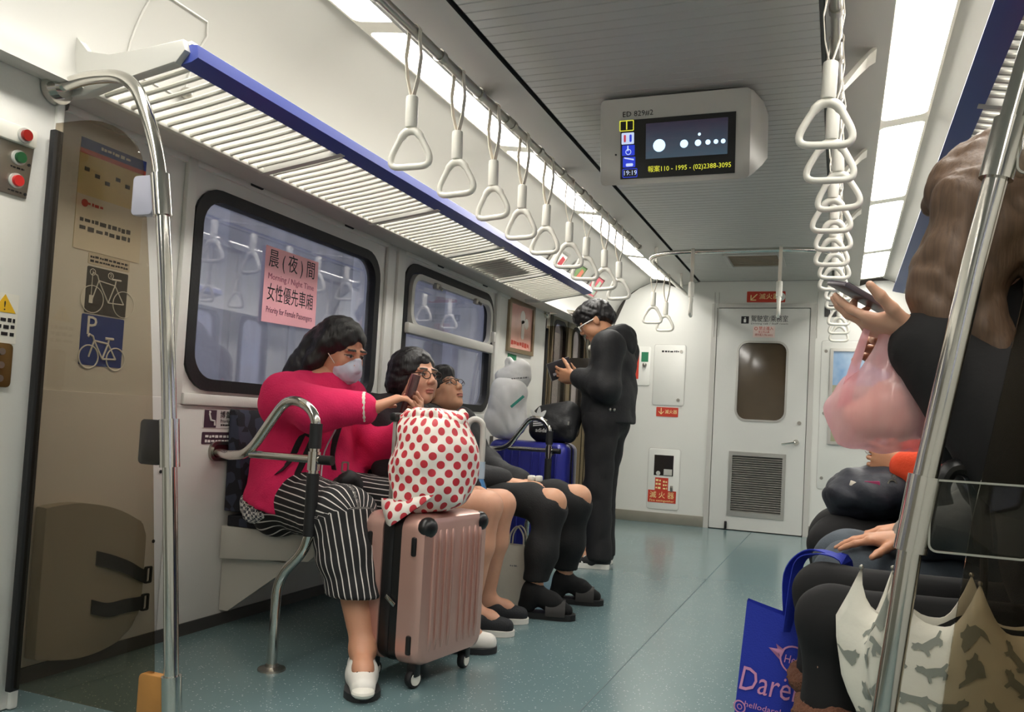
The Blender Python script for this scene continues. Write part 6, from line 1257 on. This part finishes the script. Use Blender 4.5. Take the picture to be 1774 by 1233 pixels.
part('handle', G().tube(spd((.885, 1.535, .68), (.875, 1.53, .76), (.862, 1.525, .80), (.835, 1.52, .805), (.82, 1.52, .775), (.825, 1.52, .745), n=5), .014, 12), blackp, umb)
for k in range(8): q = canopy_pt(2*PI*k/8, 1.0); part('rib_tip', G().sph(tuple(q), .004, 8, 6), steel2, umb)
# blue shopping tote hung over the knee
tb = thing('tote_bag', 'blue shopping tote with pink lettering hung over the right knee', 'bag', (.62, 1.95, .02))
bluec = M('blue_nonwoven', (32, 52, 170), .75, var=.06, vs=60, bump=.15, bs=300)
def tote_pt(u, v, s=-1): return A(.455+.33*u+.035*v*(1-u)*.9, 1.955+s*(.014+.045*math.sin(PI*min(1, max(0, u)))*(1-v*.75))+.02*u, .02+.455*v-.02*math.sin(PI*u)*v-.03*u*v)
NU, NV = 13, 10
g = G(); rings = []
for j in range(NV): v_ = j/(NV-1); rings.append([tote_pt(i/(NU-1), v_, -1) for i in range(NU)]+[tote_pt(i/(NU-1), v_, 1) for i in range(NU-1, -1, -1)])
g.ring_loft(rings, True, False); part('sack', g, bluec, tb, 50)
def strap(name, pts, w, m, par, ax=(0, 1, 0)):
    rings = []
    for i, p in enumerate(pts):
        t_ = nrm(pts[min(i+1, len(pts)-1)]-pts[max(i-1, 0)]); a = A(ax); a = nrm(a-t_*(a@t_)); n_ = np.cross(t_, a); rings.append([p+a*w+n_*.0012, p-a*w+n_*.0012, p-a*w-n_*.0012, p+a*w-n_*.0012])
    return part(name, G().ring_loft(rings), m, par)
strap('handle', spd(tote_pt(.30, .93, -1)+A(0, -.003, 0), (.585, 1.925, .53), (.60, 1.90, .585), (.645, 1.86, .604), (.685, 1.86, .590), (.665, 1.90, .53), tote_pt(.62, .93, -1)+A(0, -.003, 0), n=5), .013, bluec, tb, (.75, .65, 0))
strap('handle', spd(tote_pt(.30, .93, 1), (.57, 1.96, .54), (.61, 1.915, .60), (.66, 1.88, .602), (.69, 1.90, .57), tote_pt(.62, .93, 1), n=5), .013, bluec, tb, (.75, .65, 0))
pkm = M('pink_print', (216, 150, 190), .6)
def tote_map(me):
    for v in me.vertices: p = tote_pt(v.co.x/.33, v.co.y/.455, -1); v.co = p+A(0, -.0025, 0)
    return me
def tote_text(s_, size, x, y, w_=None): me = text_mesh(s_, size, (0, 0, 0), (1, 0, 0), (0, 1, 0), off=0., width=w_); me.transform(Matrix.Translation((x-.075, y+.02, 0)) @ Matrix.Rotation(.10, 4, 'Z') @ Matrix(((1, .22, 0, 0), (0, 1, 0, 0), (0, 0, 1, 0), (0, 0, 0, 1)))); part('lettering', tote_map(me), pkm, tb, 0)
def tote_ring(outer, inner, x, y): me = G().ring(outer, inner, (x-.075, y+.02, 0), (1, 0, 0), (0, 1, 0), (0, 0, .0001)).mesh('print'); part('print', tote_map(me), pkm, tb, 0)
tote_text("Darëlo's", .075, .175, .275, .19); tote_text('Hello', .026, .195, .345, .045); tote_ring([(x, y*.95) for x, y in circ(.034, 24)], [(x, y*.95) for x, y in circ(.030, 24)], .195, .345)
tote_text('hellodarelos.com', .018, .165, .222, .14); tote_text('button', .020, .10, .125, .05); tote_text('Acoleculushes', .022, .205, .135, .12)
for x, y, r in ((.085, .205, .014), (.085, .17, .017), (.115, .19, .010), (.115, .155, .012), (.27, .19, .014)): tote_ring(circ(r, 18), circ(r-.003, 18), x, y); tote_ring(circ(r*.45, 10), circ(r*.45-.002, 10), x, y)
me = G().prism([(0, 0), (.02, .004), (.016, .014), (.036, .006), (.03, -.012), (.022, -.004), (.03, -.02)][::-1], (.06, .375, 0), (1, 0, 0), (0, 1, 0), (0, 0, .0001)).mesh('print'); part('print', tote_map(me), pkm, tb, 0)
tote_ring([(-.07, .018), (.07, .0), (.07, -.022), (-.07, -.002)], [(-.066, .014), (.066, -.003), (.066, -.018), (-.066, .001)], .205, .135)
# ================================================= neighbour with a hand on the knee
J = dict(pelvis=A(1.22, 2.36, .53), belly=A(1.22, 2.36, .66), chest=A(1.22, 2.36, .86), neck=A(1.22, 2.36, 1.05), head=A(1.19, 2.36, 1.18), F=frame((-.98, 0, -.15)),
         shL=A(1.20, 2.18, .98), elL=A(1.03, 2.17, .70), wrL=A(.825, 2.235, .615), shR=A(1.20, 2.54, .98), elR=A(1.06, 2.58, .72), wrR=A(.86, 2.47, .62),
         hipL=A(1.17, 2.27, .50), knL=A(.705, 2.26, .50), anL=A(.74, 2.26, .10), toL=A(.60, 2.25, .03), hipR=A(1.17, 2.45, .50), knR=A(.70, 2.46, .51), anR=A(.74, 2.47, .10), toR=A(.60, 2.47, .03))
pb_ = thing('person', 'passenger in grey jeans and dark padded jacket, hand spread on the knee', 'person', (1.2, 2.36, 0))
make_body(pb_, J, (206, 150, 116), hands=[dict(w=J['wrL'], d=(-.98, .02, -.14), n=(-.1, .05, -.95), th=(0, -.9, 0) if False else (-.1, -.95, -.1), curl=(.12, .14, .16, .2), fore=(.88, 2.22, .635), tc=-.1, spread=.14), dict(w=J['wrR'], d=(-.95, -.1, -.2), n=(-.1, 0, -.95), th=(0, -.9, 0), curl=(.2, .2, .2, .2), fore=(.92, 2.5, .64))])
padj = M('dark_padded_nylon', (44, 45, 48), .5, var=.15, vs=20, bump=.15, bs=40)
B = SDF(.011, .06); B.chain([J['pelvis'], J['belly'], J['chest']], [.175, .175, .165], .08).chain([J['shL'], J['neck']+A(0, 0, -.05), J['shR']], [.09, .09, .09], .06).cap((1.08, 2.22, .56), (1.06, 2.5, .56), .10, .10)
for s in 'RL': B.chain([J['sh'+s], J['el'+s], J['el'+s]*.25+J['wr'+s]*.75], [.09, .082, .062], .05)
cloth(pb_, 'padded_jacket', B, padj, wrinkle(.006, 22, 61))
B = SDF(.006, .015); q1 = J['elL']*.22+J['wrL']*.78; B.chain([J['elL']*.26+J['wrL']*.74, J['elL']*.05+J['wrL']*.95], [.055, .042]); cloth(pb_, 'shirt_cuff', B, M('grey_plaid', (150, 146, 138), .85, var=.3, vs=70), wrinkle(.004, 60, 6))
B = SDF(.0105, .05); B.cap((1.18, 2.28, .50), (1.18, 2.44, .50), .13, .13)
for s in 'RL': B.chain([J['hip'+s], J['kn'+s], J['an'+s]+A(0, 0, .02)], [.10, .078, .062], .05)
cloth(pb_, 'grey_jeans', B, M('grey_denim', (72, 80, 88), .85, var=.2, vs=30, bump=.12, bs=200), wrinkle(.004, 20, 62))
for s in 'RL': shoe(pb_, 'shoe', J['an'+s], J['to'+s], M('dark_shoe', (30, 28, 28), .6), soleb, .07, .045)
T = lambda *p: J['head']+J['F']@A(p)
H = SDF(.007, .03); H.ell(T(0, -.022, .045), (.088, .104, .088), J['F'], .03).ell(T(0, -.08, -.01), (.07, .05, .07), J['F'], .03); H.ell(T(0, .13, -.025), (.078, .09, .085), J['F'], .01, True); cloth(pb_, 'hair', H, blackhair, wrinkle(.003, 60, 6))
# ================================================= passenger in orange with a backpack on the lap
J = dict(pelvis=A(1.22, 3.03, .53), belly=A(1.22, 3.03, .66), chest=A(1.22, 3.03, .86), neck=A(1.21, 3.03, 1.05), head=A(1.17, 3.03, 1.18), F=frame((-.94, 0, -.33)),
         shL=A(1.19, 2.85, .98), elL=A(1.01, 2.80, .745), wrL=A(.85, 2.91, .775), shR=A(1.19, 3.21, .98), elR=A(1.04, 3.25, .78), wrR=A(.86, 3.12, .80),
         hipL=A(1.17, 2.94, .50), knL=A(.675, 2.92, .50), anL=A(.71, 2.92, .10), toL=A(.57, 2.91, .03), hipR=A(1.17, 3.12, .50), knR=A(.67, 3.14, .51), anR=A(.70, 3.15, .10), toR=A(.56, 3.15, .03))
pc_ = thing('person', 'passenger with orange sleeves and black trousers behind a dark lap backpack', 'person', (1.2, 3.03, 0))
make_body(pc_, J, (198, 146, 112), hands=[dict(w=J['wrL'], d=(-.85, .45, .22), n=(-.2, .5, .1), th=(0, .1, .95), curl=(.5, .55, .6, .6), fore=(.90, 2.87, .77)), dict(w=J['wrR'], d=(-.85, -.45, .15), n=(-.2, -.5, .1), th=(0, -.1, .95), curl=(.5, .55, .6, .6), fore=(.91, 3.16, .79))])
B = SDF(.011, .06); B.chain([J['pelvis'], J['belly'], J['chest']], [.17, .17, .16], .08).chain([J['shL'], J['neck']+A(0, 0, -.05), J['shR']], [.09, .09, .09], .06)
for s in 'RL': B.chain([J['sh'+s], J['el'+s], J['el'+s]*.15+J['wr'+s]*.85], [.088, .078, .055], .05)
cloth(pc_, 'orange_jacket', B, M('orange_fleece', (226, 72, 34), .8, var=.1, vs=30, bump=.2, bs=120), wrinkle(.005, 22, 71))
B = SDF(.005, .01); cdv = nrm(J['wrL']-J['elL']); fr3 = frame(cdv); B.chain([J['elL']*.10+J['wrL']*.90+fr3[:, 0]*.046*math.cos(a)+fr3[:, 2]*.046*math.sin(a) for a in np.linspace(0, 6.28, 16)], .008); cloth(pc_, 'cuff', B, M('violet_cuff', (96, 88, 140), .8))
B = SDF(.0105, .05); B.cap((1.18, 2.95, .50), (1.18, 3.11, .50), .13, .13)
for s in 'RL': B.chain([J['hip'+s], J['kn'+s], J['an'+s]+A(0, 0, .02)], [.105, .085, .07], .05)
cloth(pc_, 'black_trousers', B, M('black_twill', (20, 19, 20), .85, var=.2, vs=30), wrinkle(.004, 20, 72))
for s in 'RL': shoe(pc_, 'shoe', J['an'+s], J['to'+s], M('dark_shoe', (30, 28, 28), .6), soleb, .07, .045)
T = lambda *p: J['head']+J['F']@A(p)
H = SDF(.007, .03); H.ell(T(0, -.022, .045), (.088, .104, .088), J['F'], .03).ell(T(0, -.08, -.01), (.07, .05, .07), J['F'], .03); H.ell(T(0, .13, -.025), (.078, .09, .085), J['F'], .01, True); cloth(pc_, 'hair', H, blackhair, wrinkle(.003, 60, 6))
one('phone', G().obox((.775, 3.0, .825), (.03, .0, .02), (0, .036, 0), (-.004, 0, .006), .002), M('phone_white', (216, 214, 210), .3), 'pale phone between the orange sleeves', 'phone', (.775, 3.0, .80))
lb = thing('backpack', 'dark blue rucksack with key ring on the lap of the orange passenger', 'backpack', (.79, 3.0, .59))
B = SDF(.008, .04); B.ell((.775, 3.0, .675), (.125, .17, .085), None, .05).ell((.70, 2.98, .655), (.075, .13, .07), None, .04).ell((.84, 2.98, .70), (.08, .13, .07), None, .04); cloth(lb, 'sack', B, M('dark_navy_nylon', (34, 36, 46), .6, var=.25, vs=26, bump=.2, bs=60), wrinkle(.006, 26, 81))
part('pink_tag', G().obox((.765, 2.845, .70), (.022, -.004, .002), (0, .003, .0), (-.003, 0, .018), .002), M('magenta_tag', (150, 30, 84), .5), lb); part('beige_strap', G().obox((.725, 2.852, .70), (.026, -.004, -.008), (0, .003, 0), (.002, 0, .008), .002), creamp, lb); part('key_ring', G().ring(circ(.014, 16), circ(.009, 16), (.82, 2.845, .715), (1, 0, 0), (0, 0, 1), (0, -.004, 0)).ring(circ(.007, 12, .003, .022), circ(.004, 12, .003, .022), (.82, 2.845, .715), (1, 0, 0), (0, 0, 1), (0, -.004, 0)), steel, lb)
